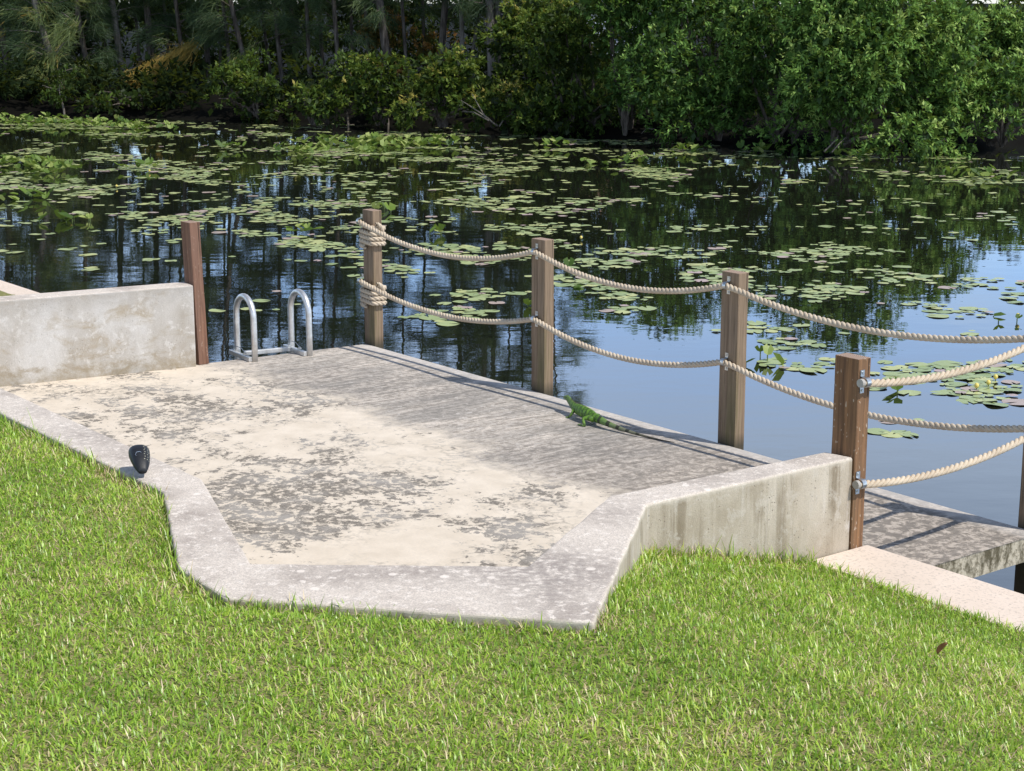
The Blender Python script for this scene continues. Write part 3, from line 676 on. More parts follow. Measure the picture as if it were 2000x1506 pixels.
# ------------------------------------------------------------------ dock ladder
Ld = Vector(at(400,710)-E0).normalized(); Lp = Vector((Ld.y, -Ld.x, 0))
if Lp.y < 0: Lp = -Lp                        # outward over the water
ladder = empty('dock_ladder', at(550,700)); tag(ladder, 'aluminium dock ladder with two arched grab rails beside the reddish post', 'ladder')
lo_ = ladder.location.copy()
nf = [at(498,706,.0), at(605,695,.0)]; tr = .0235
for q in nf:
    q = Vector((q.x,q.y,0))
    hw = .155; top_ = .50-tr; pts = [q+Vector((0,0,0)), q+Vector((0,0,(top_-hw)*.5)), q+Vector((0,0,top_-hw))]
    for k in range(1, 16):
        a = math.pi*k/16; pts.append(q+Lp*(hw-hw*math.cos(a))+Vector((0,0,top_-hw+hw*math.sin(a))))
    pts += [q+Lp*2*hw+Vector((0,0,top_-hw)), q+Lp*2*hw+Vector((0,0,0)), q+Lp*2*hw+Vector((0,0,-1.3))]
    bm = bmesh.new(); add_tube(bm, [p-lo_ for p in pts], tr, 16); gr = obj('grab_rail', bm, M['alu'], ladder, True)
    bm = bmesh.new(); d0 = q+Ld*(tr+.012)+Vector((0,0,.019)); d1 = d0+Lp*(2*hw+.05)
    c_ = (d0+d1)/2-lo_; add_box(bm, c_, ((d1-d0).length, .03, .036), (Lp, Ld, Vector((0,0,1)))); bar = obj('base_bar', bm, M['alu'], ladder); bevel(bar, .003)
    bm = bmesh.new(); b0 = q+Lp*.10-Ld*.0+Ld*(tr+.012)+Vector((0,0,.037)); add_tube(bm, [b0-lo_, b0+Vector((0,0,.02))-lo_], .009, 8); add_tube(bm, [b0+Vector((0,0,.006))-lo_, b0+Vector((0,0,.012))-lo_], .016, 6); obj('bolt', bm, M['galv'], ladder)
    bm = bmesh.new(); add_tube(bm, [b0+Vector((0,0,.02))-lo_, b0+Lp*.07+Vector((0,0,.045))-lo_, b0+Lp*.16+Ld*.02+Vector((0,0,.05))-lo_, q+Lp*2*hw+Ld*(tr+.004)+Vector((0,0,.035))-lo_], .0028, 6); obj('tie_wire', bm, M['galv'], ladder)
a = nf[0]+Lp*.235-Ld*tr; b = nf[1]+Lp*.235+Ld*(tr+.02)
a.z = b.z = .021; bm = bmesh.new(); add_box(bm, (a+b)/2-lo_, ((b-a).length, .034, .034), ((b-a).normalized(), Lp, Vector((0,0,1)))); cb = obj('cross_bar', bm, M['alu'], ladder); bevel(cb, .003)
for k in range(4):
    z = -.25-.28*k; bm = bmesh.new(); a = nf[0]+Lp*.31; b = nf[1]+Lp*.31; a.z = b.z = z; add_tube(bm, [a-lo_, b-lo_], .02, 10); obj('rung', bm, M['alu'], ladder)

# ------------------------------------------------------------------ iguana
def iguana():
    sp = [  # px, py, Y, radius (wide, tall)
        (1101.5,776,11.30,.0075,.0075),(1105,776,11.28,.0140,.013),(1109.5,778,11.26,.0175,.0195),(1113.5,784,11.24,.0170,.0215),(1118,791,11.21,.020,.026),(1124,797.5,11.17,.026,.031),
        (1132,801,11.12,.035,.038),(1142,805.5,11.06,.039,.040),(1153,810.5,11.00,.037,.037),(1163,816.5,10.94,.028,.028),(1174,821,10.88,.023,.025),(1186,827.5,10.82,.0185,.019),(1200,833,10.76,.015,.0155),(1216,839,10.69,.012,.0125),(1235,845,10.62,.009,.0095),(1258,852,10.55,.0065,.007),(1285,860.5,10.485,.0045,.0045),(1317,871,10.42,.0015,.0018)]
    P = [at_y(a,b,Y-(.03,.035,.045,.055,.065,.075,.08,.08,.08,.075,.07,.06,.045,.03,.02,.01,0,0)[i]) for i,(a,b,Y,_,_) in enumerate(sp)]
    for i, p in enumerate(P): p.z = max(p.z, sp[i][4]*1.0)
    o_ = Vector((P[7].x,P[7].y,0)); bm = bmesh.new(); K = 14; rings = []
    # smooth resample
    pn = np.array([tuple(p) for p in P]); L = np.concatenate([[0], np.cumsum(np.linalg.norm(np.diff(pn, axis=0), axis=1))])
    N = 90; ss = np.concatenate([np.linspace(0, .12, 20)[:-1], np.linspace(.12, L[-1], N-19)])
    from math import cos, sin
    def sm(arr): 
        r_ = np.interp(ss, L, arr); 
        for _ in range(3): r_[1:-1] = (r_[:-2]+2*r_[1:-1]+r_[2:])/4
        return r_
    q = np.stack([sm(pn[:,k]) for k in range(3)], 1); rw = sm(np.array([s[3] for s in sp])); rt = sm(np.array([s[4] for s in sp]))
    T = np.gradient(q, axis=0); T /= np.linalg.norm(T, axis=1)[:,None]
    for i in range(len(ss)):
        t = Vector(T[i]); side = t.cross(Vector((0,0,1))).normalized(); up = side.cross(t).normalized()
        ring = []
        for k in range(K):
            a = 2*math.pi*k/K; ca, sa = cos(a), sin(a)
            tall = rt[i]*(1.08 if sa > 0 else .95); r_side = rw[i]*(1-.25*max(sa,0)**2)
            ring.append(bm.verts.new(Vector(q[i])+side*ca*r_side+up*sa*tall-o_))
        rings.append(ring)
    for i in range(len(rings)-1):
        for k in range(K): bm.faces.new((rings[i][k], rings[i][(k+1)%K], rings[i+1][(k+1)%K], rings[i+1][k]))
    bm.faces.new(rings[0][::-1]); bm.faces.new(rings[-1])
    def limb(pts, rad):
        add_tube(bm, [Vector(p)-o_ for p in pts], rad, 9)
    fwd = -e; inl = -n; up = Vector((0,0,1))
    def L_(c, f, s, z): return Vector((c.x,c.y,0))+fwd*f+inl*s+up*z
    sh = P[5]; hp = P[9]
    for s in (1,-1):
        # front leg: upper arm back/out, forearm down/forward, foot with five toes
        limb([L_(sh,-.01,s*.012,.060), L_(sh,-.022,s*.036,.056), L_(sh,-.030,s*.050,.042), L_(sh,-.012,s*.055,.020), L_(sh,.004,s*.058,.006)], [.014,.012,.0098,.0075,.0062])
        for j, a in enumerate((-38,-16,6,28,52)):
            d = (fwd*math.cos(R(a))+inl*s*math.sin(R(a))); f0 = L_(sh,.002,s*.058,.005); ln = (.016,.022,.025,.022,.015)[j]
            limb([f0, f0+d*ln*.5+up*.004, f0+d*ln-up*.002], [.0036,.0026,.0012])
        # hind leg: thigh out and forward, knee, shank back, long foot
        limb([L_(hp,.0,s*.012,.042), L_(hp,.024,s*.040,.052), L_(hp,.048,s*.062,.046), L_(hp,.036,s*.070,.026), L_(hp,.014,s*.076,.008)], [.021,.019,.0135,.0105,.0072])
        f0 = L_(hp,.012,s*.076,.007); f1 = L_(hp,.040,s*.082,.006); limb([f0, f1], [.0072,.0056])
        for j, a in enumerate((-30,-12,4,18,44)):
            d = (fwd*math.cos(R(a))+inl*s*math.sin(R(a))); ln = (.016,.026,.034,.038,.020)[j]
            limb([f1, f1+d*ln*.5+up*.005, f1+d*ln-up*.003], [.0038,.0027,.0012])
    # dewlap and jowl
    hd = P[3]; pr = [(.012,.0),(.004,-.020),(-.008,-.030),(-.018,-.020)]
    for side in (1,):
        vs = []
        for s in (-.0025,.0025):
            vs.append([bm.verts.new(Vector((P[2].x,P[2].y,P[2].z))+fwd*a+up*(b-.008)+n*s-o_) for a,b in pr])
        bm.faces.new(vs[0]); bm.faces.new(vs[1][::-1])
        for k in range(4): bm.faces.new((vs[0][k], vs[1][k], vs[1][(k+1)%4], vs[0][(k+1)%4]))
    bmesh.ops.recalc_face_normals(bm, faces=bm.faces)
    m = NT('iguana_skin'); v = m.tc.outputs['Object']
    # distance along the animal
    mm = m.map(rot=(0,0,-EANG)); xs = m.sep(mm)[0]
    base = m.mix(m.ramp(m.noise(v, 55, 4, .6), [(.38,0),(.6,1)]), (.050,.13,.014), (.15,.29,.035))
    z_ = m.sep(v)[2]; base = m.mix(m.ramp(z_, [(.015,.5),(.045,0)]), base, (.22,.34,.09))
    # dark flank marks
    wv = m.n('ShaderNodeTexWave', wave_type='BANDS', bands_direction='X'); m.l(mm, wv.inputs['Vector']); wv.inputs['Scale'].default_value = 9; wv.inputs['Distortion'].default_value = 3; wv.inputs['Detail'].default_value = 2
    base = m.mix(m.math('MULTIPLY', m.ramp(wv.outputs['Fac'], [(.62,0),(.80,1)]), .7), base, (.03,.06,.014))
    headf = m.ramp(xs, [(0, 0), (1, 1)])
    hf = m.ramp(m.math('ADD', xs, .5), [(.325, 1), (.37, 0)]); base = m.mix(m.math('MULTIPLY', hf, .6), base, (.11,.17,.06))
    # tail bands: getting darker toward the tip
    x0 = m.math('SUBTRACT', xs, .17)
    band = m.math('SINE', m.math('MULTIPLY', x0, 2*math.pi/.082)); bf = m.ramp(band, [(.35, 0), (.6, 1)])
    ontail = m.ramp(x0, [(.0, 0), (.02, 1)])
    grey = m.mix(m.ramp(m.math('SUBTRACT', xs, .10), [(.05, 0), (.32, 1)]), (.12,.26,.04), (.17,.17,.11))
    tl = m.mix(m.math('MULTIPLY', bf, .92), grey, (.028,.03,.018)); tl = m.mix(m.ramp(x0, [(.30,0),(.42,.85)]), tl, (.05,.045,.035))
    col = m.mix(ontail, base, tl)
    sc2 = m.voro(v, 260, 'F1')
    mat = m.pbr(col, .55, nrm=m.bump(sc2, .5, .002), spec=.35)
    root = empty('green_iguana', o_); tag(root, 'bright green iguana with banded tail basking on the dock edge, head raised', 'iguana')
    body = obj('body', bm, mat, root, True)
    # spine crest
    bm = bmesh.new()
    idx = [i for i in range(16, 60, 1)]
    for i in idx:
        t = Vector(T[i]); side = t.cross(Vector((0,0,1))).normalized(); u_ = side.cross(t).normalized(); b0 = Vector(q[i])+u_*rt[i]*1.02-o_
        hgt = .011*math.sin(math.pi*min(1, (i-14)/30.0+.15))+.002
        a_ = bm.verts.new(b0-t*.004); c_ = bm.verts.new(b0+t*.004); d_ = bm.verts.new(b0+u_*hgt+t*.006); e_ = bm.verts.new(b0+side*.0022); g_ = bm.verts.new(b0-side*.0022)
        for tri in ((a_,e_,d_),(e_,c_,d_),(c_,g_,d_),(g_,a_,d_)): bm.faces.new(tri)
    mc = NT('crest_horn'); obj('dorsal_crest', bm, mc.pbr(mc.mix(mc.noise(mc.tc.outputs['Object'], 90), (.10,.055,.025), (.30,.20,.08)), .6), root)
    me_ = NT('iguana_eye'); em = me_.pbr((.02,.012,.008), .15)
    for s in (1,-1):
        bm = bmesh.new(); bmesh.ops.create_icosphere(bm, subdivisions=2, radius=.0042, matrix=Matrix.Translation(P[2]+fwd*.002+up*.007+inl*s*.0135-o_)); obj('eye', bm, em, root, True)
iguana()

# ------------------------------------------------------------------ black perforated shoe at the grass edge
def shoe():
    base = at(279, 930, WT+.012); toe = at(264, 893, WT+.012); d = (toe-base); d.z = 0; d = d.normalized(); sd_ = Vector((d.y,-d.x,0)); L_ = .185
    root = empty('black_shoe', base); tag(root, 'small black perforated shoe with pale specks lying toe up on the kerb by the grass', 'shoe')
    prof = [(0,.018,.010,.030),(.08,.026,.008,.046),(.22,.035,.006,.062),(.40,.042,.004,.074),(.58,.046,.003,.078),(.74,.047,.002,.076),(.87,.043,.003,.066),(.95,.034,.006,.052),(1.0,.010,.014,.026)]
    pn = np.array(prof); ss = np.linspace(0,1,30); W = np.interp(ss,pn[:,0],pn[:,1]); B0 = np.interp(ss,pn[:,0],pn[:,2]); T0 = np.interp(ss,pn[:,0],pn[:,3])
    for a in (W,B0,T0):
        for _ in range(2): a[1:-1] = (a[:-2]+2*a[1:-1]+a[2:])/4
    bm = bmesh.new(); K = 20; rings = []
    def surf(i, a, out=0):
        c_ = (T0[i]+B0[i])/2; h = (T0[i]-B0[i])/2+out; ca, sa = math.cos(a), math.sin(a); p_ = 2.5
        r_ = (abs(ca)**p_+abs(sa)**p_)**(-1/p_)
        return d*(ss[i]*L_)+sd_*(ca*r_*(W[i]+out))+Vector((0,0,c_+sa*r_*h+ss[i]*L_*.24))
    for i in range(len(ss)): rings.append([bm.verts.new(surf(i, 2*math.pi*k/K)) for k in range(K)])
    for i in range(len(ss)-1):
        for k in range(K): bm.faces.new((rings[i][k], rings[i][(k+1)%K], rings[i+1][(k+1)%K], rings[i+1][k]))
    bm.faces.new(rings[0][::-1]); bm.faces.new(rings[-1]); bmesh.ops.recalc_face_normals(bm, faces=bm.faces)
    m = NT('black_foam'); v = m.tc.outputs['Object']
    up_ = obj('upper', bm, m.pbr(m.mix(m.noise(v, 60, 4), (.008,.009,.011), (.022,.024,.030)), .5, spec=.35, nrm=m.bump(m.noise(v, 140), .2, .002)), root, True)
    # rows of pale holes on the right and slots on the left
    bm = bmesh.new()
    def dot(i, a, r1, r2):
        c_ = surf(i, a, .0012); tx = (surf(min(i+1,len(ss)-1), a, .0012)-surf(i-1, a, .0012)).normalized(); ty = (surf(i, a+.1, .0012)-surf(i, a-.1, .0012)).normalized()
        vs = [bm.verts.new(c_+tx*math.cos(t)*r1+ty*math.sin(t)*r2) for t in np.linspace(0, 2*math.pi, 8, endpoint=False)]; bm.faces.new(vs)
    for i in range(6, 26, 2):
        for j in range(3): dot(i, R(62-20*j+(i % 4)*2), .0022, .0030)
    
    m2 = NT('pale_specks'); obj('vent_hole', bm, m2.pbr(m2.mix(m2.noise(m2.tc.outputs['Object'], 120), (.30,.28,.18), (.45,.44,.38)), .7), root)
    bm = bmesh.new(); cc = surf(10, R(100), .0015); vs1 = []; 
    add_tube(bm, [surf(10+int(2.5*math.sin(t)), R(100)+.38*math.cos(t), .001) for t in np.linspace(-.9, 2.4, 9)], .0012, 5); obj('strap_rivet', bm, M['galv'], root)
shoe()

# ------------------------------------------------------------------ grass
def blades():
    V = []; T = []
    # candidate positions over the lawn that the camera (and a step to either side) sees
    n_try = 1500000
    x = rng.uniform(-6.2, 4.8, n_try); y = rng.uniform(2.6, 12.6, n_try)
    s = S_np(x, y); keep = (s > s_cap+.385)
    outer = [(p.x,p.y) for p in (Oend, O[1], O[2], O2b, O[3], O[4], O[5])]; outer += [pt(Vector((O[5].x,O[5].y,0))+n*3), pt(Vector((Oend.x,Oend.y,0))+n*9+Vector((-2,0,0)))]
    keep &= ~inside(outer, x, y)
    keep &= (abs(x) < y*.36+.45) & (y > 3.4) & (rng.random(n_try) < 1.0) | keep & (abs(x) < y*.5+1.6) & (rng.random(n_try) < .33)
    x, y, s = x[keep], y[keep], s[keep]
    z = lawn_h(x, y)
    N = len(x)
    # patchiness
    pat = np.array([mnoise.noise(Vector((a*1.6, b*1.6, 0)))+.6*mnoise.noise(Vector((a*5.5, b*5.5, 3))) for a, b in zip(x, y)])
    pat2 = np.array([mnoise.noise(Vector((a*11, b*11, 9))) for a, b in zip(x, y)])
    straw_p = np.clip(.27+.34*pat+.34*np.clip(pat2, -.3, 1), .05, .75)
    # straw near the kerb by the shoe
    sx, sy = at(270, 945, .56).x, at(270, 945, .56).y; dd = np.hypot(x-sx, y-sy); straw_p = np.where(dd < .2, .7, straw_p)
    sx, sy = at(1150, 1235, .53).x, at(1150, 1235, .53).y; dd = np.hypot(x-sx, y-sy); straw_p = np.where(dd < .13, .55, straw_p)
    straw = rng.random(N) < straw_p
    tall = rng.random(N) < np.where(x > .2, .09, .045)
    tuft = np.clip(1+.35*pat2+.25*pat, .6, 1.6)
    ln = np.where(straw, rng.uniform(.016,.036,N), rng.uniform(.018,.040,N))*tuft*np.where(tall, 1.5, 1)
    # longer unmown fringe along walls and cap
    lnf = np.ones(N); near = (s-(s_cap+.385) < .10); lnf = np.where(near, 1.35, lnf)
    def dseg(a, b):
        ax, ay = a; bx_, by_ = b; t = np.clip(((x-ax)*(bx_-ax)+(y-ay)*(by_-ay))/((bx_-ax)**2+(by_-ay)**2), 0, 1); return np.hypot(x-ax-t*(bx_-ax), y-ay-t*(by_-ay))
    dm = np.min([dseg(outer[i], outer[i+1]) for i in range(6)], 0); fr_ = (dm < .06) & (rng.random(N) < np.where((x > .35) & (y > 5.9), .7, .5)); lnf = np.where(fr_, rng.uniform(1.3,2.5,N), lnf)
    lnf = np.where((dm < .05) & (y < 7.0) & (x > -.4) & (x < .3), .8, lnf)
    ln = ln*lnf
    wd = rng.uniform(.0025,.0047,N)*np.where(straw, .75, 1)
    az = rng.uniform(0, 2*math.pi, N); tilt = np.abs(rng.normal(.78, .40, N)); tilt = np.where(straw, np.clip(tilt+.55, 0, 1.45), np.clip(tilt, 0, 1.25)); bend = rng.uniform(.1,.7,N)
    tilt = np.where(tall | fr_, tilt*.5, tilt)
    d0 = np.stack([np.cos(az)*np.sin(tilt), np.sin(az)*np.sin(tilt), np.cos(tilt)], 1)
    t2 = np.clip(tilt+bend, 0, 1.65); d1 = np.stack([np.cos(az)*np.sin(t2), np.sin(az)*np.sin(t2), np.cos(t2)], 1)
    fa = rng.uniform(0, 2*math.pi, N); sd_ = np.stack([-np.sin(az)*np.cos(fa*.12), np.cos(az), .25*np.sin(fa)], 1); sd_ /= np.linalg.norm(sd_, axis=1)[:,None]
    b = np.stack([x, y, z-.004], 1); mid = b+d0*(ln*.55)[:,None]; tip = mid+d1*(ln*.45)[:,None]
    w_ = (sd_*wd[:,None])
    Vt = np.stack([b-w_*.5, b+w_*.5, mid+w_*.62, mid-w_*.62, tip+w_*.12, tip-w_*.12], 1).reshape(-1,3)
    i0 = np.arange(N)*6; f1 = np.stack([i0, i0+1, i0+2, i0+3], 1); f2 = np.stack([i0+3, i0+2, i0+4, i0+5], 1)
    tint = np.where(straw, rng.uniform(.76,1,N), np.clip(rng.normal(.40+.16*pat, .17, N), 0, .73))
    return mesh_np('grass', Vt, np.concatenate([f1,f2]), 4, np.concatenate([tint,np.clip(tint+.04,0,1)]), M['grass']), N
gm, ng = blades()
tag(obj('grass', gm), 'mown bright green grass with straw coloured patches on the lawn', 'grass', kind='stuff')
print('blades', ng)
# dead brown leaf and small weeds
def dead_leaf(px, py, label):
    z = float(lawn_z(S(at(px,py,.5)))); p = at(px, py, z+.04); bm = bmesh.new(); vs = []
    for i, t in enumerate(np.linspace(-1,1,9)):
        w_ = .013*(1-t*t)**.6+.0008; vs.append([bm.verts.new((s*w_, .004*math.cos(t*2)+abs(s)*.008, t*.030+.0)) for s in (-1,0,1)])
    for i in range(8):
        for k in range(2): bm.faces.new((vs[i][k],vs[i][k+1],vs[i+1][k+1],vs[i+1][k]))
    m = NT('dead_leaf'); o_ = obj('dead_leaf', bm, m.pbr(m.mix(m.noise(m.tc.outputs['Object'], 70), (.20,.07,.03), (.36,.16,.08)), .8), None, True)
    o_.location = p; o_.rotation_euler = (.5,.35,.4); tag(o_, label, 'leaf')
dead_leaf(1841, 1268, 'curled reddish brown dead leaf standing in the grass at right')

# ------------------------------------------------------------------ foliage generators
def rosettes(centers, outs, nleaf, size, wid, tint_mu, spread=.9, jitter=.2):
    """numpy: leaves radiating from centres. returns V, F, tint"""
    Nc = len(centers); N = Nc*nleaf
    c = np.repeat(centers, nleaf, 0); o_ = np.repeat(outs, nleaf, 0)
    r_ = rng.normal(0, 1, (N,3)); d = o_*(1-spread*.45)+r_*spread*.62; d /= np.linalg.norm(d, axis=1)[:,None]+1e-9
    up = rng.normal(0, .5, (N,3))+np.array([0,0,1.0]); s_ = np.cross(d, up); s_ /= np.linalg.norm(s_, axis=1)[:,None]+1e-9
    ln = size*rng.uniform(.6,1.15,N)[:,None]; w_ = ln*wid
    b = c+rng.normal(0, size*jitter, (N,3)); nn = np.cross(s_, d)
    V = np.stack([b, b+d*ln*.5+s_*w_*.5+nn*ln*.04, b+d*ln-nn*ln*.08, b+d*ln*.5-s_*w_*.5+nn*ln*.04], 1).reshape(-1,3)
    i0 = np.arange(N)*4; Fc = np.stack([i0,i0+1,i0+2,i0+3],1)
    t = np.repeat(tint_mu, nleaf)+rng.normal(0,.10,N)
    return V, Fc, np.clip(t,0,1)
def merge(parts):
    V = []; Fc = []; T = []; off = 0
    for v, f, t in parts: V.append(v); Fc.append(f+off); T.append(t); off += len(v)
    return np.concatenate(V), np.concatenate(Fc), np.concatenate(T)
def lobes_points(lobes, per_m2, depth=.35):
    """points near the surface of a set of ellipsoids (cx,cy,cz,rx,ry,rz), with outward dirs and an edge value"""
    C_ = []; O_ = []; Tn = []
    for (cx,cy,cz,rx,ry,rz) in lobes:
        area = 4*math.pi*((rx*ry)**1.6/3+(rx*rz)**1.6/3+(ry*rz)**1.6/3)**(1/1.6)
        k = int(area*per_m2); d = rng.normal(0,1,(k,3)); d /= np.linalg.norm(d,axis=1)[:,None]
        rr = 1-depth*rng.random(k)**1.6
        rr *= 1+.14*np.sin(d[:,0]*7+cx)*np.sin(d[:,2]*6+cy)
        p = np.stack([cx+d[:,0]*rx*rr, cy+d[:,1]*ry*rr, cz+d[:,2]*rz*rr],1)
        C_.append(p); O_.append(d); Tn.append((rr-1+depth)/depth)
    C_ = np.concatenate(C_); O_ = np.concatenate(O_); Tn = np.concatenate(Tn)
    k = (C_[:,2] > WZ+.02)
    return C_[k], O_[k], Tn[k]
def limbs_bm(base, targets, r0, bm, seed=0, droop=0):
    rr = random.Random(seed)
    for t in targets:
        t = Vector(t); mid = base.lerp(t,.5)+Vector((rr.uniform(-.25,.25),rr.uniform(-.2,.2),rr.uniform(0,.3))); q1 = base.lerp(mid,.5)+Vector((rr.uniform(-.1,.1),0,.1))
        add_tube(bm, [base, q1, mid, mid.lerp(t,.55)+Vector((rr.uniform(-.1,.1),0,.05)), t], [r0, r0*.75, r0*.5, r0*.32, r0*.1], 6)

def bush(name, px0, px1, y_base, z_top, lean_over, label, mat, seed, per=12, leaf=.13, wid=.36, tint=.5, n_l=9, depthm=2.0, cat='bush', group=None, bark_=None, front=0.0):
    """foliage mass standing on the far bank spanning px0..px1 at distance y_base"""
    rr = random.Random(seed)
    xa = (px0-1000)/F*y_base*1.0; xb = (px1-1000)/F*y_base; cx = (xa+xb)/2; wdt = (xb-xa)
    root = empty(name, (cx, y_base+.6, -.1)); off = Vector((cx, y_base+.6, -.1))
    lobes = []
    H_ = z_top-WZ
    k = n_l
    for i in range(k):
        fx = rr.uniform(-.5,.5); fz = rr.random()**.8
        wloc = .5 if fz < .6 else .5*(1.25-fz*.6)
        x = cx+fx*wdt*(.92 if fz < .7 else .75); z = WZ+.25+fz*(H_-.9); r_ = rr.uniform(.5,.85)*min(1.0, H_/3.4)
        y = y_base+front+(-lean_over*(1-fz)*1.0)+rr.uniform(0,depthm)*(.6)
        lobes.append((x,y,z,r_*rr.uniform(.9,1.4),r_*rr.uniform(.8,1.1),r_*rr.uniform(.65,1.0)))
    P_, O_, Tn = lobes_points(lobes, per)
    # light and dark clumps, plus painted shading: outer and upward leaves tinted lighter
    cl = np.array([mnoise.noise(Vector(tuple(p*1.3)))  for p in P_])
    cl2 = np.array([mnoise.noise(Vector(tuple(p*3.5+5)))  for p in P_])
    kp = cl2 > -.33; P_, O_, Tn, cl = P_[kp], O_[kp], Tn[kp], cl[kp]
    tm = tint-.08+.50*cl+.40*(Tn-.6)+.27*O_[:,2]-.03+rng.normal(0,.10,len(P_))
    P_ = P_-np.array(off)
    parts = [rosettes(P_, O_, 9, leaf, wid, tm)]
    # inner leaves, shade put into their dark tint, added to block light
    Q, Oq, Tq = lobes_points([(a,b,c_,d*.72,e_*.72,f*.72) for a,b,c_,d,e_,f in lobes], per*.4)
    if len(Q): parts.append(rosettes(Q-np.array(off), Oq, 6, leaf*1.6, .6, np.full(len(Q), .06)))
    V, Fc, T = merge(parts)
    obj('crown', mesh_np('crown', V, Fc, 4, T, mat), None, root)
    bm = bmesh.new()
    for j in range(3):
        b0 = Vector((rr.uniform(-.35,.35)*wdt*.5, rr.uniform(-.2,.5), -.35)); tg = [Vector(l_[:3])-off for l_ in rr.sample(lobes, min(5,len(lobes)))]
        limbs_bm(b0, tg, .05, bm, seed+j)
    obj('trunk', bm, bark_ or M['bark'], root)
    tag(root, label, cat, group); return root

# right hand bushes: big bright mass, from left to right
G = 'leafy bushes on the far bank'
bush('leafy_bush', 1040, 1240, 42.0, 3.3, .5, 'dark green bush where the bright right hand thicket begins', M['leaf_mid'], 11, tint=.38, n_l=16, group=G)
bush('leafy_bush', 1130, 1330, 41.0, 4.2, .6, 'tall bush with a dark hollow base, left part of the thicket', M['leaf_bright'], 12, tint=.42, n_l=22, group=G)
bush('leafy_bush', 1270, 1480, 39.3, 4.3, .6, 'tall deep green bush above the dark waterline gap', M['leaf_bright'], 13, tint=.46, n_l=26, group=G)
bush('leafy_bush', 1420, 1640, 38.3, 4.3, .7, 'tall green bush in the middle of the right hand thicket', M['leaf_bright'], 14, tint=.52, n_l=28, group=G)
bush('leafy_bush', 1560, 1760, 36.6, 3.9, .9, 'bright bush overhanging the water right of the middle of the thicket', M['leaf_bright'], 15, tint=.62, n_l=26, group=G)
bush('leafy_bush', 1700, 1900, 37.2, 3.1, .8, 'bright bush with bare twigs, second from the right photo edge', M['leaf_bright'], 16, tint=.60, n_l=24, group=G)
bush('leafy_bush', 1850, 2075, 37.6, 1.9, .8, 'low bright green bush touching the water at the right edge', M['leaf_bright'], 17, tint=.64, n_l=18, group=G)
bush('leafy_bush', 1790, 2040, 48.0, 2.7, .2, 'pale green bush behind the low one at the right edge', M['leaf_bright'], 18, tint=.60, n_l=22, group=G, leaf=.17)
bush('leafy_bush', 1960, 2100, 52.0, 2.8, .0, 'dark reddish brown bush in the top right corner', M['orange_leaf'], 19, tint=.05, n_l=10, group=G, leaf=.17)
bush('autumn_bush', 735, 790, 52.0, 3.1, .0, 'orange tinted bush glimpsed behind the thick brown pine trunk', M['autumn'], 41, tint=.55, n_l=5, group='autumn coloured bushes', leaf=.15)
bush('autumn_bush', 838, 872, 53.0, 2.9, .0, 'small orange bush glimpsed behind the reddish pine trunk', M['autumn'], 42, tint=.6, n_l=4, group='autumn coloured bushes', leaf=.15)
# low mangroves at the middle
G2 = 'mangroves along the far waterline'
mg = [(560,700,44.6,1.15,'mangrove with a rounded crown right of the pale sapling',.45,21),
      (660,800,44.3,1.7,'olive green mangrove left of the middle of the far bank',.50,22),
      (780,930,43.6,1.75,'yellowish mangrove above a tangle of bare branches',.56,23),
      (890,1050,43.2,1.1,'low yellow green mangrove leaning over the fallen branches',.58,24),
      (1000,1130,42.2,1.0,'low dull mangrove beside the bright thicket',.40,25)]
for a,b,y,zt,lb,ti,sd_ in mg: bush('mangrove', a, b, y, zt, .5, lb, M['leaf_mid'], sd_, tint=ti, n_l=13, leaf=.15, wid=.42, group=G2, depthm=1.4)
mg2 = [(980,1090,46.5,3.0,'taller green mangrove below the white house',.52,26),(420,560,47.0,1.3,'dim mangrove behind the pale sapling',.30,27),(150,330,49.5,.7,'dim mangrove in deep shade at left',.05,28)]
for a,b,y,zt,lb,ti,sd_ in mg2: bush('mangrove', a, b, y, zt, .3, lb, M['leaf_mid'], sd_, tint=ti, n_l=12, leaf=.16, wid=.42, group=G2, depthm=1.4)

# dark wood behind everything: a mass nobody can count
def dark_wood():
    lobes = []; rr = random.Random(5)
    for i in range(205):
        x = rr.uniform(-34, 15); y = bank_y(x)+rr.uniform(7,17); z = rr.random()*4.1-.2
        if x > 10.5 and z > 2.6: z -= 1.2
        r_ = rr.uniform(.9,1.6); lobes.append((x,y,z,r_*1.2,r_,r_*.8))
    for i in range(150):
        x = rr.uniform(-26, 12); y = bank_y(x)+rr.uniform(-.1,5); z = rr.uniform(-.4, .7); r_ = rr.uniform(.4,.75); lobes.append((x,y,z,r_*1.2,r_,r_*.8))
    P_, O_, Tn = lobes_points(lobes, 3.2, .5)
    cl = np.array([mnoise.noise(Vector(tuple(p*.8))) for p in P_])
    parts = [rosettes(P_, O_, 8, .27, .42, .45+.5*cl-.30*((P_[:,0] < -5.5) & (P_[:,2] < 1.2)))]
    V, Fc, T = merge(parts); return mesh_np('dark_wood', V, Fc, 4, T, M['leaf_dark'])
tag(obj('dark_wood', dark_wood()), 'dark shaded undergrowth filling the wood behind the far bank trees', 'undergrowth', kind='stuff')

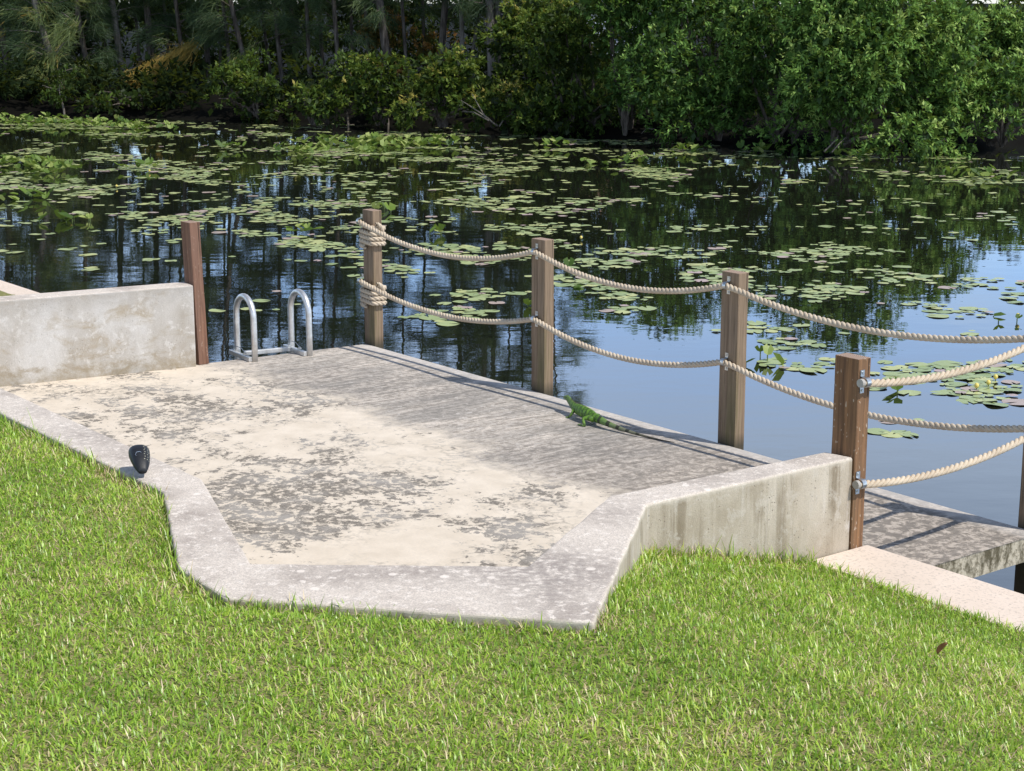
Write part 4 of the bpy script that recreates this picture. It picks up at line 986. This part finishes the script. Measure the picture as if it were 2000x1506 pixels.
# ------------------------------------------------------------------ pines (casuarinas)
def tufts(points, dirs, nn, ln, w_, tint, droop=.5):
    Nc = len(points); N = Nc*nn; c = np.repeat(points, nn, 0); d0 = np.repeat(dirs, nn, 0)
    d = d0+rng.normal(0,.42,(N,3)); d[:,2] -= droop*rng.random(N); d /= np.linalg.norm(d,axis=1)[:,None]
    L_ = ln*rng.uniform(.5,1.1,N)[:,None]; s_ = np.cross(d, rng.normal(0,1,(N,3))); s_ /= np.linalg.norm(s_,axis=1)[:,None]+1e-9
    b = c+rng.normal(0,.10,(N,3)); tip = b+d*L_; tip[:,2] -= (L_[:,0]**2)*.5
    V = np.stack([b-s_*w_*.5, b+s_*w_*.5, tip+s_*w_*.15, tip-s_*w_*.15],1).reshape(-1,3); i0 = np.arange(N)*4
    return V, np.stack([i0,i0+1,i0+2,i0+3],1), np.clip(np.repeat(tint,nn)+rng.normal(0,.06,N),0,1)
def pine(px, py_foot, px_top, hgt, r0, label, seed, dens=1.0, low=1.6, tint=.45, gold=None, bend=.0, barkm=None, name='pine_tree', group='slender pines on the far bank', spread=1.0):
    rr = random.Random(seed); f = at(px, py_foot, WZ); Y = f.y; x0 = f.x
    # px_top : position of the trunk where it leaves the frame (y = 0, i.e. eye height)
    xe = (px_top-1000)/F*Y; slope = (xe-x0)/(H-WZ)
    root = empty(name, (x0, Y, WZ)); pts = []; rad = []
    for i in range(13):
        t = i/12; z = hgt*t; x = slope*z*(1-.35*t)+bend*math.sin(t*5+seed)*.12; pts.append(Vector((x, .06*math.sin(t*4+seed), z))); rad.append(r0*(1-t)**.8+.008)
    bm = bmesh.new(); add_tube(bm, pts, rad, 8)
    P_ = []; D_ = []; Tt = []
    nb = int(hgt*4.6*dens)
    for j in range(nb):
        z = low+(hgt-low)*(j+rr.random())/nb; t = z/hgt; i = min(11,int(t*12)); b0 = pts[i].lerp(pts[i+1], t*12-i)
        a = rr.uniform(0,2*math.pi); L_ = (1.15 if t < .3 else 1.7)*(1-t)**.55*rr.uniform(.5,1.1)*spread+.25
        dirv = Vector((math.cos(a), math.sin(a)*.8, rr.uniform(-.05,.45))).normalized(); end = b0+dirv*L_
        add_tube(bm, [b0, b0.lerp(end,.5)+Vector((0,0,.06)), end], [r0*.22, r0*.13, .006], 5, cap=False)
        for q in range(max(2,int(L_*4.5))):
            u = (.3+.7*(q+rr.random())/max(2,int(L_*4.5))); p = b0.lerp(end,u); P_.append(tuple(p)); D_.append(tuple(dirv+Vector((rr.uniform(-.5,.5),rr.uniform(-.5,.5),-.1)))); Tt.append(tint+rr.uniform(-.25,.3))
    if gold:
        for (gx0,gy0,gx1,gy1,num) in gold:
            a_ = at_y(gx0,gy0,Y-.4)-Vector((x0,Y,WZ)); b_ = at_y(gx1,gy1,Y-.9)-Vector((x0,Y,WZ)); add_tube(bm, [Vector((0,0,a_.z+.3)), a_, b_], [.02,.012,.004], 5, cap=False)
            for q in range(num):
                u = q/num; p = a_.lerp(b_,u)+Vector((rr.uniform(-.1,.1),rr.uniform(-.15,.15),rr.uniform(-.08,.08))); P_.append(tuple(p)); D_.append(tuple((b_-a_).normalized())); Tt.append(rr.uniform(.90,1.05) if num > 30 else rr.uniform(.70,.90))
    obj('trunk', bm, barkm or M['bark'], root, True)
    P_ = np.array(P_); D_ = np.array(D_); D_ /= np.linalg.norm(D_,axis=1)[:,None]
    V, Fc, T = tufts(P_, D_, 34, .44, .015, np.array(Tt))
    obj('crown', mesh_np('crown', V, Fc, 4, T, M['needle']), None, root)
    tag(root, label, 'tree', group); return root
pines = [ # px foot, py foot, px at top edge, height, radius, label, density, low
 (-60,214,-120,11,.10,'pine just past the left photo edge with low pale sprays',1.8,.5,.60),
 (25,212,10,12,.10,'dense dark pine nearest the left photo edge',2.0,.5,.52),
 (112,205,42,10,.07,'thin pine leaning left beside the bent grey trunk at far left',1.2,1.6,.50),
 (131,216,86,12,.10,'grey pine trunk leaning left with drooping green sprays at its foot',1.9,.4,.62),
 (185,208,170,13,.09,'dark upright pine between the leaning trunk and the pale trunk',1.7,.9,.42),
 (254,206,237,13,.11,'pale grey pine trunk above the reddish post',1.0,2.2,.35),
 (305,205,300,12,.12,'dark shaded pine trunk with reddish creeper behind the golden spray',.9,2.0,.35),
 (368,208,352,11,.07,'slim pine carrying the golden yellow branch',1.0,1.8,.45),
 (410,204,405,13,.09,'straight black pine trunk in front of the bright gap',.9,2.4,.35),
 (456,210,448,11,.06,'thin dark pine right of the black trunk',1.0,2.0,.40),
 (502,212,462,12,.08,'pine slanting left above the small pale sapling',1.0,1.8,.40),
 (560,210,548,13,.07,'slim pine with feathery pale green sprays left of middle',1.3,1.5,.52),
 (612,212,606,12,.06,'narrow dim pine left of the rounded mangrove',1.0,2.2,.40),
 (668,216,655,13,.07,'thin pine rising behind the rounded mangrove',.9,2.2,.40),
 (722,214,716,11,.06,'thin upright pine above the olive mangrove',.8,2.6,.40),
 (766,220,745,13,.13,'thick brown pine trunk above the olive mangrove',.8,2.4,.38),
 (800,218,792,12,.05,'very thin pine just right of the thick brown trunk',.8,2.6,.38),
 (855,218,878,12,.11,'reddish pine trunk leaning right left of the pale curved one',.8,2.6,.40),
 (920,222,900,11,.07,'pale curved pine trunk above the yellowish mangrove',.8,2.4,.45),
 (905,216,940,10,.05,'pale slanting pine trunk crossing behind the curved one',.7,2.6,.45),
 (962,224,953,13,.14,'thickest grey pine trunk of the twin pair near the middle',.8,2.6,.40),
 (978,223,971,13,.11,'right hand trunk of the twin grey pine pair',.8,2.8,.40),
 (1030,224,1024,10,.06,'slim pine between the twin trunks and the white house',1.1,1.8,.48),
 (75,205,62,10,.045,'very thin dark stem just left of the leaning grey trunk',.5,2.8,.30),
 (215,203,222,10,.04,'very thin stem between the dark upright pine and the pale trunk',.5,2.8,.30),
 (282,200,276,11,.05,'thin straight stem just right of the pale grey trunk',.5,2.8,.30),
 (338,202,330,10,.05,'thin dark stem right of the reddish creeper trunk',.5,2.8,.30),
 (432,203,436,11,.045,'very thin stem just right of the straight black trunk',.5,2.8,.30),
 (535,204,520,11,.05,'thin stem left of the feathery pale green sprays',.5,2.8,.30),
 (588,205,580,12,.06,'dark stem just left of the narrow dim pine',.5,2.8,.30),
 (640,206,632,11,.06,'dark stem between the narrow dim pine and the rounded mangrove',.5,2.8,.30),
 (695,208,690,12,.05,'thin stem just right of the rounded mangrove',.5,2.8,.32),
 (830,210,826,12,.05,'thin stem left of the reddish leaning pine',.5,2.8,.32),
 (1005,214,1000,11,.05,'thin stem just right of the twin grey trunks',.5,2.6,.36),
 (1075,226,1082,9.5,.06,'feathery pine in front of the bright thicket',1.5,1.4,.50),
]
for i, (a,b,c_,h_,r_,lb,dn,lw_,ti) in enumerate(pines):
    gold = None
    if i == 7: gold = [(385,88,262,152,80),(350,112,272,152,40)]
    if i == 1: gold = [(60,168,-10,196,22)]
    if i == 3: gold = [(110,105,82,128,10),(150,45,105,70,8)]
    if i == 11: gold = [(500,85,455,120,7)]
    if i == 12: gold = [(600,150,610,178,8)]
    pine(a,b,c_,h_,r_,lb,100+i,dn,lw_,ti,gold,bend=1.2 if i in (18,) else .4, barkm=M['bark_pale'] if i in (5,18,19,20,21,3) else M['bark'])

# saplings standing in the water
def sapling(px, py, h, label, seed, leafmat, tint):
    rr = random.Random(seed); f = at(px,py,WZ); root = empty('sapling', f); bm = bmesh.new()
    pts = [Vector((0,0,-.3)), Vector((-.02,0,.2)), Vector((-.07,0,h*.5)), Vector((-.12,0,h*.75)), Vector((-.10,0,h))]; add_tube(bm, pts, [.035,.03,.022,.016,.008], 7)
    for j in range(5):
        b0 = pts[3].lerp(pts[4], rr.random()); add_tube(bm, [b0, b0+Vector((rr.uniform(-.5,.5),rr.uniform(-.3,.3),rr.uniform(.0,.3)))], [.01,.003], 5, cap=False)
    obj('trunk', bm, M['bark_pale'], root)
    lob = [(pts[4].x+rr.uniform(-.5,.5), rr.uniform(-.3,.3), h+rr.uniform(-.45,.25), rr.uniform(.22,.4),.3,rr.uniform(.15,.28)) for _ in range(7)]
    lob2 = [(a+f.x,b+f.y,c_+f.z,d,e_,g) for a,b,c_,d,e_,g in lob]
    P_, O_, Tn = lobes_points(lob2, 22); V, Fc, T = rosettes(P_-np.array(f), O_, 7, .12, .42, tint+.3*(Tn-.5)); obj('crown', mesh_np('crown', V, Fc, 4, T, leafmat), None, root)
    tag(root, label, 'tree', 'saplings standing in the water')
sapling(484,234,1.45,'pale thin sapling standing in the water left of middle',31,M['leaf_mid'],.35)
sapling(681,247,1.30,'crooked sapling standing in the water under the olive mangrove',32,M['leaf_mid'],.50)
sapling(759,243,1.0,'short thin sapling at the waterline right of the crooked one',33,M['leaf_mid'],.45)
sapling(127,229,.95,'thin pale stem standing in the water at far left',34,M['leaf_mid'],.15)

# fallen bare branches and the arched twig
def twigs(name, lines, label, Y, r_=.018):
    bm = bmesh.new(); root = at_y(*lines[0][0], Y)
    for ln in lines:
        pts = [at_y(a,b,Y+.1*k)-root for k,(a,b) in enumerate(ln)]; k = len(pts)
        add_tube(bm, pts, [r_*(1-.65*i/(k-1)) for i in range(k)], 6)
    o_ = obj(name, bm, M['bark_pale'], None, True); o_.location = root; tag(o_, label, 'branch')
twigs('bare_branch', [[(972,246),(940,222),(915,205),(900,196)],[(968,244),(945,224),(934,205),(922,183)],[(955,236),(925,219),(905,218)],[(975,247),(985,232),(1000,222)]], 'pale bare branches fallen over the water under the yellow mangroves', 42.6, .020)
twigs('bare_branch', [[(1300,273),(1290,262),(1278,252),(1262,251),(1252,262)]], 'thin arched twig poking out of the water before the dark hollow', 40.0, .014)
twigs('bare_branch', [[(1625,297),(1640,280),(1652,268)],[(1610,296),(1622,284),(1638,266)]], 'two bare twigs leaning in the water under the bright bush', 36.2, .018)

# far seawall and rail at the right edge
s0 = at(1963,262,WZ); sw = empty('far_seawall', (s0.x, s0.y, 0)); tag(sw, 'grey seawall with a thin rail glimpsed past the bushes at the right edge', 'seawall')
m = NT('grey_panel'); gp = m.pbr(m.mix(m.noise(m.tc.outputs['Object'], 3, 5), (.14,.15,.16), (.24,.25,.26)), .8)
bm = prism([(0,0),(12,-2),(12,-1.6),(0,.4)], -1.5, .02); obj('panel', bm, gp, sw)
bm = bmesh.new(); add_box(bm, (6,-.8,.45), (12.1,.12,.07), (Vector((12,-2,0)).normalized(), Vector((2,12,0)).normalized(), Vector((0,0,1)))); obj('rail', bm, M['bark_pale'], sw)
for j in range(6):
    bm = bmesh.new(); add_box(bm, (1+2*j,-.1-.33*j,.22), (.08,.08,.40)); obj('post', bm, M['bark_pale'], sw)

# house behind the trees
def house():
    c_ = at_y(1110, 20, 78); hs = empty('white_house', (c_.x, 78, 0)); tag(hs, 'white house wall glimpsed through the trees at the top centre', 'house')
    m = NT('white_stucco'); wm = m.pbr(m.mix(m.noise(m.tc.outputs['Object'], 2, 4), (.42,.46,.52), (.55,.59,.65)), .9)
    bm = prism([(-3,0),(3.4,0),(3.4,7),(-3,7)], 0, 4.2); obj('wall', bm, wm, hs)
    m = NT('roof_tile'); rm = m.pbr(m.mix(m.noise(m.tc.outputs['Object'], 8, 4), (.22,.12,.08), (.36,.22,.15)), .9)
    bm = bmesh.new(); A = [bm.verts.new(p) for p in ((-3.5,-.5,4.2),(3.9,-.5,4.2),(3.9,7.5,4.2),(-3.5,7.5,4.2),(-1,3.5,6),(1.4,3.5,6))]
    for f in ((0,1,5,4),(1,2,5),(2,3,4,5),(3,0,4),(3,2,1,0)): bm.faces.new([A[i] for i in f])
    obj('roof', bm, rm, hs)
    m = NT('window_dark'); gm_ = m.pbr((.03,.04,.05), .15)
    for x in (-1.8,.3,2.3):
        bm = prism([(x-.5,-.04),(x+.5,-.04),(x+.5,.02),(x-.5,.02)], 1.0, 2.3); obj('window', bm, gm_, hs)
house()

# ------------------------------------------------------------------ lily pads
blobs = [ # cx, cy, rx, ry, weight
 (1340,512,210,26,1.0),(1230,548,150,18,.8),(1170,592,100,22,1.0),(1440,535,140,22,.7),(1660,505,110,30,.45),(1560,566,120,26,.40),(1640,480,60,10,.4),(1750,545,60,14,.5),
 (1900,598,110,26,.8),(1950,560,90,16,.7),(1840,742,165,30,1.0),(1950,715,80,30,.9),(1780,690,130,20,.6),(1920,640,70,16,.45),(1530,678,75,16,.7),(1570,712,70,16,.8),(1470,645,70,8,.35),(1760,820,45,8,.7),(1930,780,60,12,.8),(1740,850,40,7,.5),
 (950,470,170,40,.55),(830,520,120,22,.55),(620,485,90,26,.8),(560,440,130,22,.8),(400,422,170,16,.8),(700,440,60,20,.6),(640,405,110,12,.9),(250,352,270,18,.95),(60,362,150,26,1.0),(70,330,120,16,1.0),(330,330,240,26,.5),(140,300,160,12,.5),(480,395,110,10,.5),
 (960,575,70,10,.7),(1030,600,22,6,.6),(880,620,120,16,.20),(940,540,120,12,.3),(420,655,30,5,.5),(260,470,80,12,.25),
 (620,330,200,14,.35),(700,292,200,12,1.0),(900,310,140,12,.45),(1060,288,110,8,1.0),(1020,330,200,14,.45),(840,375,200,20,.35),(1050,400,200,26,.35),(1330,300,180,8,.7),(1150,325,90,9,.9),(1230,338,80,8,.8),(1500,355,80,5,1.0),(1400,385,100,10,.3),(1480,300,100,6,1.0),(1640,306,90,7,1.0),(1820,308,110,4,.8),(1760,345,160,14,.25),(1930,352,60,12,.8),(1960,330,50,5,.5),(1800,420,180,30,.12),(1400,455,150,30,.10),(1330,345,120,16,.35),
 (160,245,200,8,1.1),(60,238,90,8,1.1),(320,262,160,5,.6),(480,248,120,4,.5),(560,262,100,5,.6),(800,262,120,4,.4),(1000,268,120,4,.5),(1100,275,160,4,.7),(1260,282,160,4,.7)]
def density(px, py):
    d = np.full(px.shape, 0.0)
    for cx,cy,rx,ry,w_ in blobs:
        q = ((px-cx)/rx)**2+((py-cy)/ry)**2; d = np.maximum(d, w_*np.clip(1.35-q,0,1))
    base = np.where(py < 460, .07, 0.02)*np.where((px < 1250) | (py < 330), 1, .3); base = np.where((py > 610) & (px < 1450), 0, base); base = np.where(py > 700, 0, base)
    return np.clip(d+base, 0, 1)
def pad_positions():
    n_ = 150000; Y = 1/rng.uniform(1/50, 1/12.0, n_); Y = rng.uniform(11.5, 50, n_); X = rng.uniform(-.31,.31,n_)*Y
    r_ = np.clip(rng.lognormal(math.log(.075), .32, n_), .035, .125)
    r_ = r_*np.where(Y < 17, 1.12, 1); px, py = proj(X, Y, WZ); dn = density(px, py)
    cl = np.array([mnoise.noise(Vector((a*.9,b*.9,2)))+.35*mnoise.noise(Vector((a*2.6,b*2.6,6))) for a,b in zip(X,Y)])
    pr = np.clip(dn*(.16+2.1*cl), 0, 1)*.95
    k = rng.random(n_) < pr
    k &= (S_np(X,Y) < -.25) & (Y < bank_y(X)-.4)
    X, Y, r_ = X[k], Y[k], r_[k]
    # thin out heavy overlaps
    cell = {}; keep = []
    for i in range(len(X)):
        key = (int(X[i]/.3), int(Y[i]/.3)); ok = True
        for dx in (-1,0,1):
            for dy in (-1,0,1):
                for j in cell.get((key[0]+dx,key[1]+dy),()):
                    if (X[i]-X[j])**2+(Y[i]-Y[j])**2 < ((r_[i]+r_[j])*.62)**2: ok = False
        if ok: keep.append(i); cell.setdefault(key,[]).append(i)
    return X[keep], Y[keep], r_[keep]
PX, PY_, PR = pad_positions(); print('pads', len(PX))
def pad_shape(K=13, seed=0, curl=0.0):
    rr = np.random.default_rng(seed); a = np.linspace(.20, 2*math.pi-.20, K); r_ = 1+.05*np.sin(a*2+seed)+rr.normal(0,.018,K); el = rr.uniform(.84,1)
    ring = np.stack([r_*np.cos(a), r_*np.sin(a)*el, .025*np.sin(a*3+seed)+curl*np.clip(np.cos(a-2.2),0,1)**2],1)
    inn = ring*np.array([.55,.55,0])+np.array([0,0,.008])
    V = np.concatenate([[[.06,0,.004]], inn, ring]); Fq = []
    tri = [(0,1+i,2+i) for i in range(K-1)]; quad = [(1+i,1+K+i,2+K+i,2+i) for i in range(K-1)]
    return V, tri, quad
pad_meshes = []
tints = [('green',.18),('green',.35),('green',.5),('yellowish green',.72),('reddish',.86),('reddish',.97)]
for v_ in range(12):
    V, tri, quad = pad_shape(15, v_+1, .0 if v_ % 4 else .10); bm = bmesh.new(); vs = [bm.verts.new(p) for p in V]
    for f in tri+quad: bm.faces.new([vs[i] for i in f])
    me = bpy.data.meshes.new('lily_pad'); bm.to_mesh(me); bm.free(); me.materials.append(M['pad']); a_ = me.attributes.new('tint','FLOAT','FACE'); a_.data.foreach_set('value', np.full(len(me.polygons), tints[v_ % 6][1]+.02*(v_//6), np.float32))
    me.polygons.foreach_set('use_smooth', [True]*len(me.polygons)); pad_meshes.append((me, tints[v_ % 6][0]))
order = np.argsort(-(PR/PY_)); ppx, ppy = proj(PX, PY_, WZ); vis = (ppx > 0) & (ppx < 2000)
near = [i for i in order if vis[i]][:300]; nearset = set(near)
def region(x, y):
    if x > 1700: return 'on the blue water right of the thick brown post' if y > 650 else 'above the near ropes at the right edge'
    if x > 1440: return 'between the knotted and the brown post' if y > 600 else 'in the tree reflection beyond the third span'
    if x > 1085: return 'in the crowd beyond the second rope span' if y < 570 else 'at the blue edge beyond the lower rope'
    if x > 760: return 'beyond the ropes left of the lizard post'
    if x > 400: return 'among trunk reflections behind the ladder'
    return 'in the dark water left of the reddish post'
for i in near:
    # tone depends on the chance mix: mostly green
    k = int(rng.choice(12, p=np.array([2.5,3,3,1.5,.5,.3]*2)/21.6)); me, tone = pad_meshes[k]
    o_ = bpy.data.objects.new('lily_pad', me); C.objects.link(o_)
    o_.location = (PX[i], PY_[i], WZ+.003+rng.random()*.006); s = PR[i]; o_.scale = (s,s,s); o_.rotation_euler = (rng.normal(0,.02), rng.normal(0,.02), rng.uniform(0,6.28))
    size = 'large' if PR[i] > .10 else 'small'
    tag(o_, f'{size} {tone} lily pad floating {region(ppx[i], ppy[i])}', 'lily pad', 'lily pads floating '+region(ppx[i], ppy[i]))
rest = np.array([i for i in range(len(PX)) if i not in nearset]); Vp, tri, quad = pad_shape(11, 3)
# far pads as one mass
K = 11; N = len(rest); a = rng.uniform(0,2*math.pi,N); rr_ = PR[rest]
allV = []; base = Vp[1+K:]; ca, sa = np.cos(a), np.sin(a); c0 = Vp[:1]; Vs = np.concatenate([c0, base])
VV = np.stack([PX[rest][:,None]+(Vs[None,:,0]*ca[:,None]-Vs[None,:,1]*sa[:,None])*rr_[:,None], PY_[rest][:,None]+(Vs[None,:,0]*sa[:,None]+Vs[None,:,1]*ca[:,None])*rr_[:,None], WZ+.006+.01*rng.random((N,1))+Vs[None,:,2]*rr_[:,None]*(1+1.5*(rng.random((N,1)) < .15))],-1).reshape(-1,3)
fl = np.array([(0,1+i,2+i) for i in range(K-1)]); FF = (np.arange(N)[:,None,None]*(K+1)+fl[None]).reshape(-1,3)
tt = np.repeat(np.where(rng.random(N) < .07, rng.uniform(.84,1,N), rng.uniform(.2,.75,N)), K-1)
tag(obj('lily_pads', mesh_np('lily_pads', VV, FF, 3, tt, M['pad'])), 'far smaller lily pads scattered over the dark canal in drifts', 'lily pads', kind='stuff')

# raised leaves (spatterdock)
def raised_mesh(pts, size, seed):
    rr = np.random.default_rng(seed); V = []; Fc = []; T = []; off = 0
    for (x,y,z) in pts:
        s = size*rr.uniform(.6,1.2); az = rr.uniform(0,2*math.pi); ti = rr.uniform(.05,.8); d = np.array([math.cos(az)*math.cos(ti), math.sin(az)*math.cos(ti), math.sin(ti)]); sd_ = np.array([-math.sin(az), math.cos(az), rr.normal(0,.2)]); nn = np.cross(d, sd_)
        p0 = np.array([x,y,z]); t = rr.uniform(.0,1.0)**1.3
        for sgn in (1,-1):
            q = [p0, p0+d*s*.05+sd_*sgn*s*.28-nn*s*.10*0+nn*s*.12, p0+d*s*.55+sd_*sgn*s*.42+nn*s*.16, p0+d*s*1.0+sd_*sgn*s*.12+nn*s*.05, p0+d*s*.55]
            V += q; Fc.append([off,off+1,off+2,off+4] if sgn == 1 else [off+4,off+2,off+1,off]); Fc.append([off+4,off+2,off+3,off+3] if False else [off+4,off+2,off+3,off+4]); T += [t, t+.05]; off += 5
    return V, Fc, T
def raised_bm(pts, size, seed, mat, name):
    V, Fc, T = raised_mesh(pts, size, seed); bm = bmesh.new(); vs = [bm.verts.new(v) for v in V]; tv = []
    for f, t in zip(Fc, T):
        u = []; [u.append(i) for i in f if i not in u]; bm.faces.new([vs[i] for i in u]); tv.append(t)
    me = bpy.data.meshes.new(name); bm.to_mesh(me); bm.free(); me.materials.append(mat); a_ = me.attributes.new('tint','FLOAT','FACE'); a_.data.foreach_set('value', np.clip(np.array(tv,np.float32),0,1)); return me
rb = [(720,284,150,9,260),(640,296,120,5,60),(860,283,60,6,40),(130,243,150,7,170),(40,236,80,6,90),(250,252,110,5,90),(60,324,75,8,110),(110,338,60,6,40),(30,390,70,6,30),(450,293,30,4,16),(600,300,40,4,20),(1080,288,40,4,24),(1180,322,50,5,24),(1340,297,60,4,30),(1480,297,50,4,26),(1640,306,60,4,34),(1700,305,30,4,20),(1900,345,50,6,26),(1950,352,40,4,16),(270,332,40,4,14),(620,455,50,6,14),(1250,318,40,4,14)]
pts = []
for cx,cy,rx,ry,k in rb:
    for _ in range(int(k*.62)):
        a, r_ = random.uniform(0,6.28), random.random()**.5; p = at(cx+rx*r_*math.cos(a), cy+ry*r_*math.sin(a), WZ); pts.append((p.x,p.y,WZ+random.uniform(.0,.12)))
tag(obj('raised_lily_leaves', raised_bm(pts, .20, 4, M['raised'], 'raised_lily_leaves')), 'bright upright water lily leaves crowding in drifts across the canal', 'water plants', kind='stuff')
# single raised clumps that can be told apart
m = NT('lily_flower'); flower_m = m.pbr(m.mix(m.noise(m.tc.outputs['Object'], 80), (.60,.45,.06), (.80,.66,.20)), .5)
def clump(px, py, k, label, size=.17, flower=False, dark=False):
    f = at(px,py,WZ); root = empty('water_lily', f); rr = random.Random(px)
    pl = [(rr.uniform(-.09,.09)*k**.5, rr.uniform(-.12,.12)*k**.5, rr.uniform(.0,.06)) for _ in range(k)]
    me = raised_bm(pl, size, px, M['raised'], 'leaves'); obj('leaves', me, None, root)
    bm = bmesh.new()
    for p in pl: add_tube(bm, [Vector((p[0],p[1],-.25)), Vector(p)], .006, 5, cap=False)
    obj('stems', bm, M['leafstem'], root)
    if flower:
        bm = bmesh.new(); bmesh.ops.create_icosphere(bm, subdivisions=2, radius=.022, matrix=Matrix.Translation((.12,-.05,.06))); obj('flower', bm, flower_m, root, True)
    tag(root, label, 'water lily', 'single upright water lilies')
m = NT('lily_stem'); M['leafstem'] = m.pbr(m.mix(m.noise(m.tc.outputs['Object'], 30), (.08,.12,.03), (.14,.18,.05)), .6)
clump(1765,765,2,'upright lily leaf standing above its pads right of the thick brown post',.16)
clump(1490,708,4,'dark low lily clump beside the knotted post',.16)
clump(1130,575,3,'small dark star shaped lily leaf right of the lizard post',.13)
clump(1040,600,2,'large folded green lily leaf just left of the lizard post',.15)
clump(1125,528,2,'folded lily leaf under the second upper rope span',.15)
clump(865,458,4,'bright lily clump above the first rope span',.17)
clump(745,412,5,'bright lily clump behind the top of the coiled post',.2)
clump(125,432,5,'lily clump with a yellow flower in the dark water at left',.22,True)
clump(68,432,2,'single folded lily leaf furthest left in the dark water',.18)
clump(182,432,3,'lily leaf clump right of the one with the yellow flower',.2)
clump(1962,625,3,'pale lily clump with a bud under the right rope spans',.13,True)
def bud(px,py,label):
    f = at(px,py,WZ); root = empty('lily_bud', f); bm = bmesh.new(); add_tube(bm, [Vector((0,0,-.2)), Vector((0,0,.03))], .005, 6, cap=False); obj('stem', bm, M['leafstem'], root)
    bm = bmesh.new(); bmesh.ops.create_icosphere(bm, subdivisions=2, radius=.02, matrix=Matrix.Translation((0,0,.045)) @ Matrix.Diagonal((1,1,1.15,1))); obj('bud', bm, flower_m, root, True); tag(root, label, 'flower', 'yellow lily buds')
bud(1907,763,'round yellow lily bud beside a reddish pad at right'); bud(1944,746,'small lily bud nearest the right photo edge'); bud(1930,757,'small lily bud between two larger buds at right'); bud(1135,470,'yellow lily bud above the lizard post'); bud(292,338,'yellow lily bud in the far left pad drift')
bud(228,368,'tiny yellow lily bud in the left pad drift below the others')
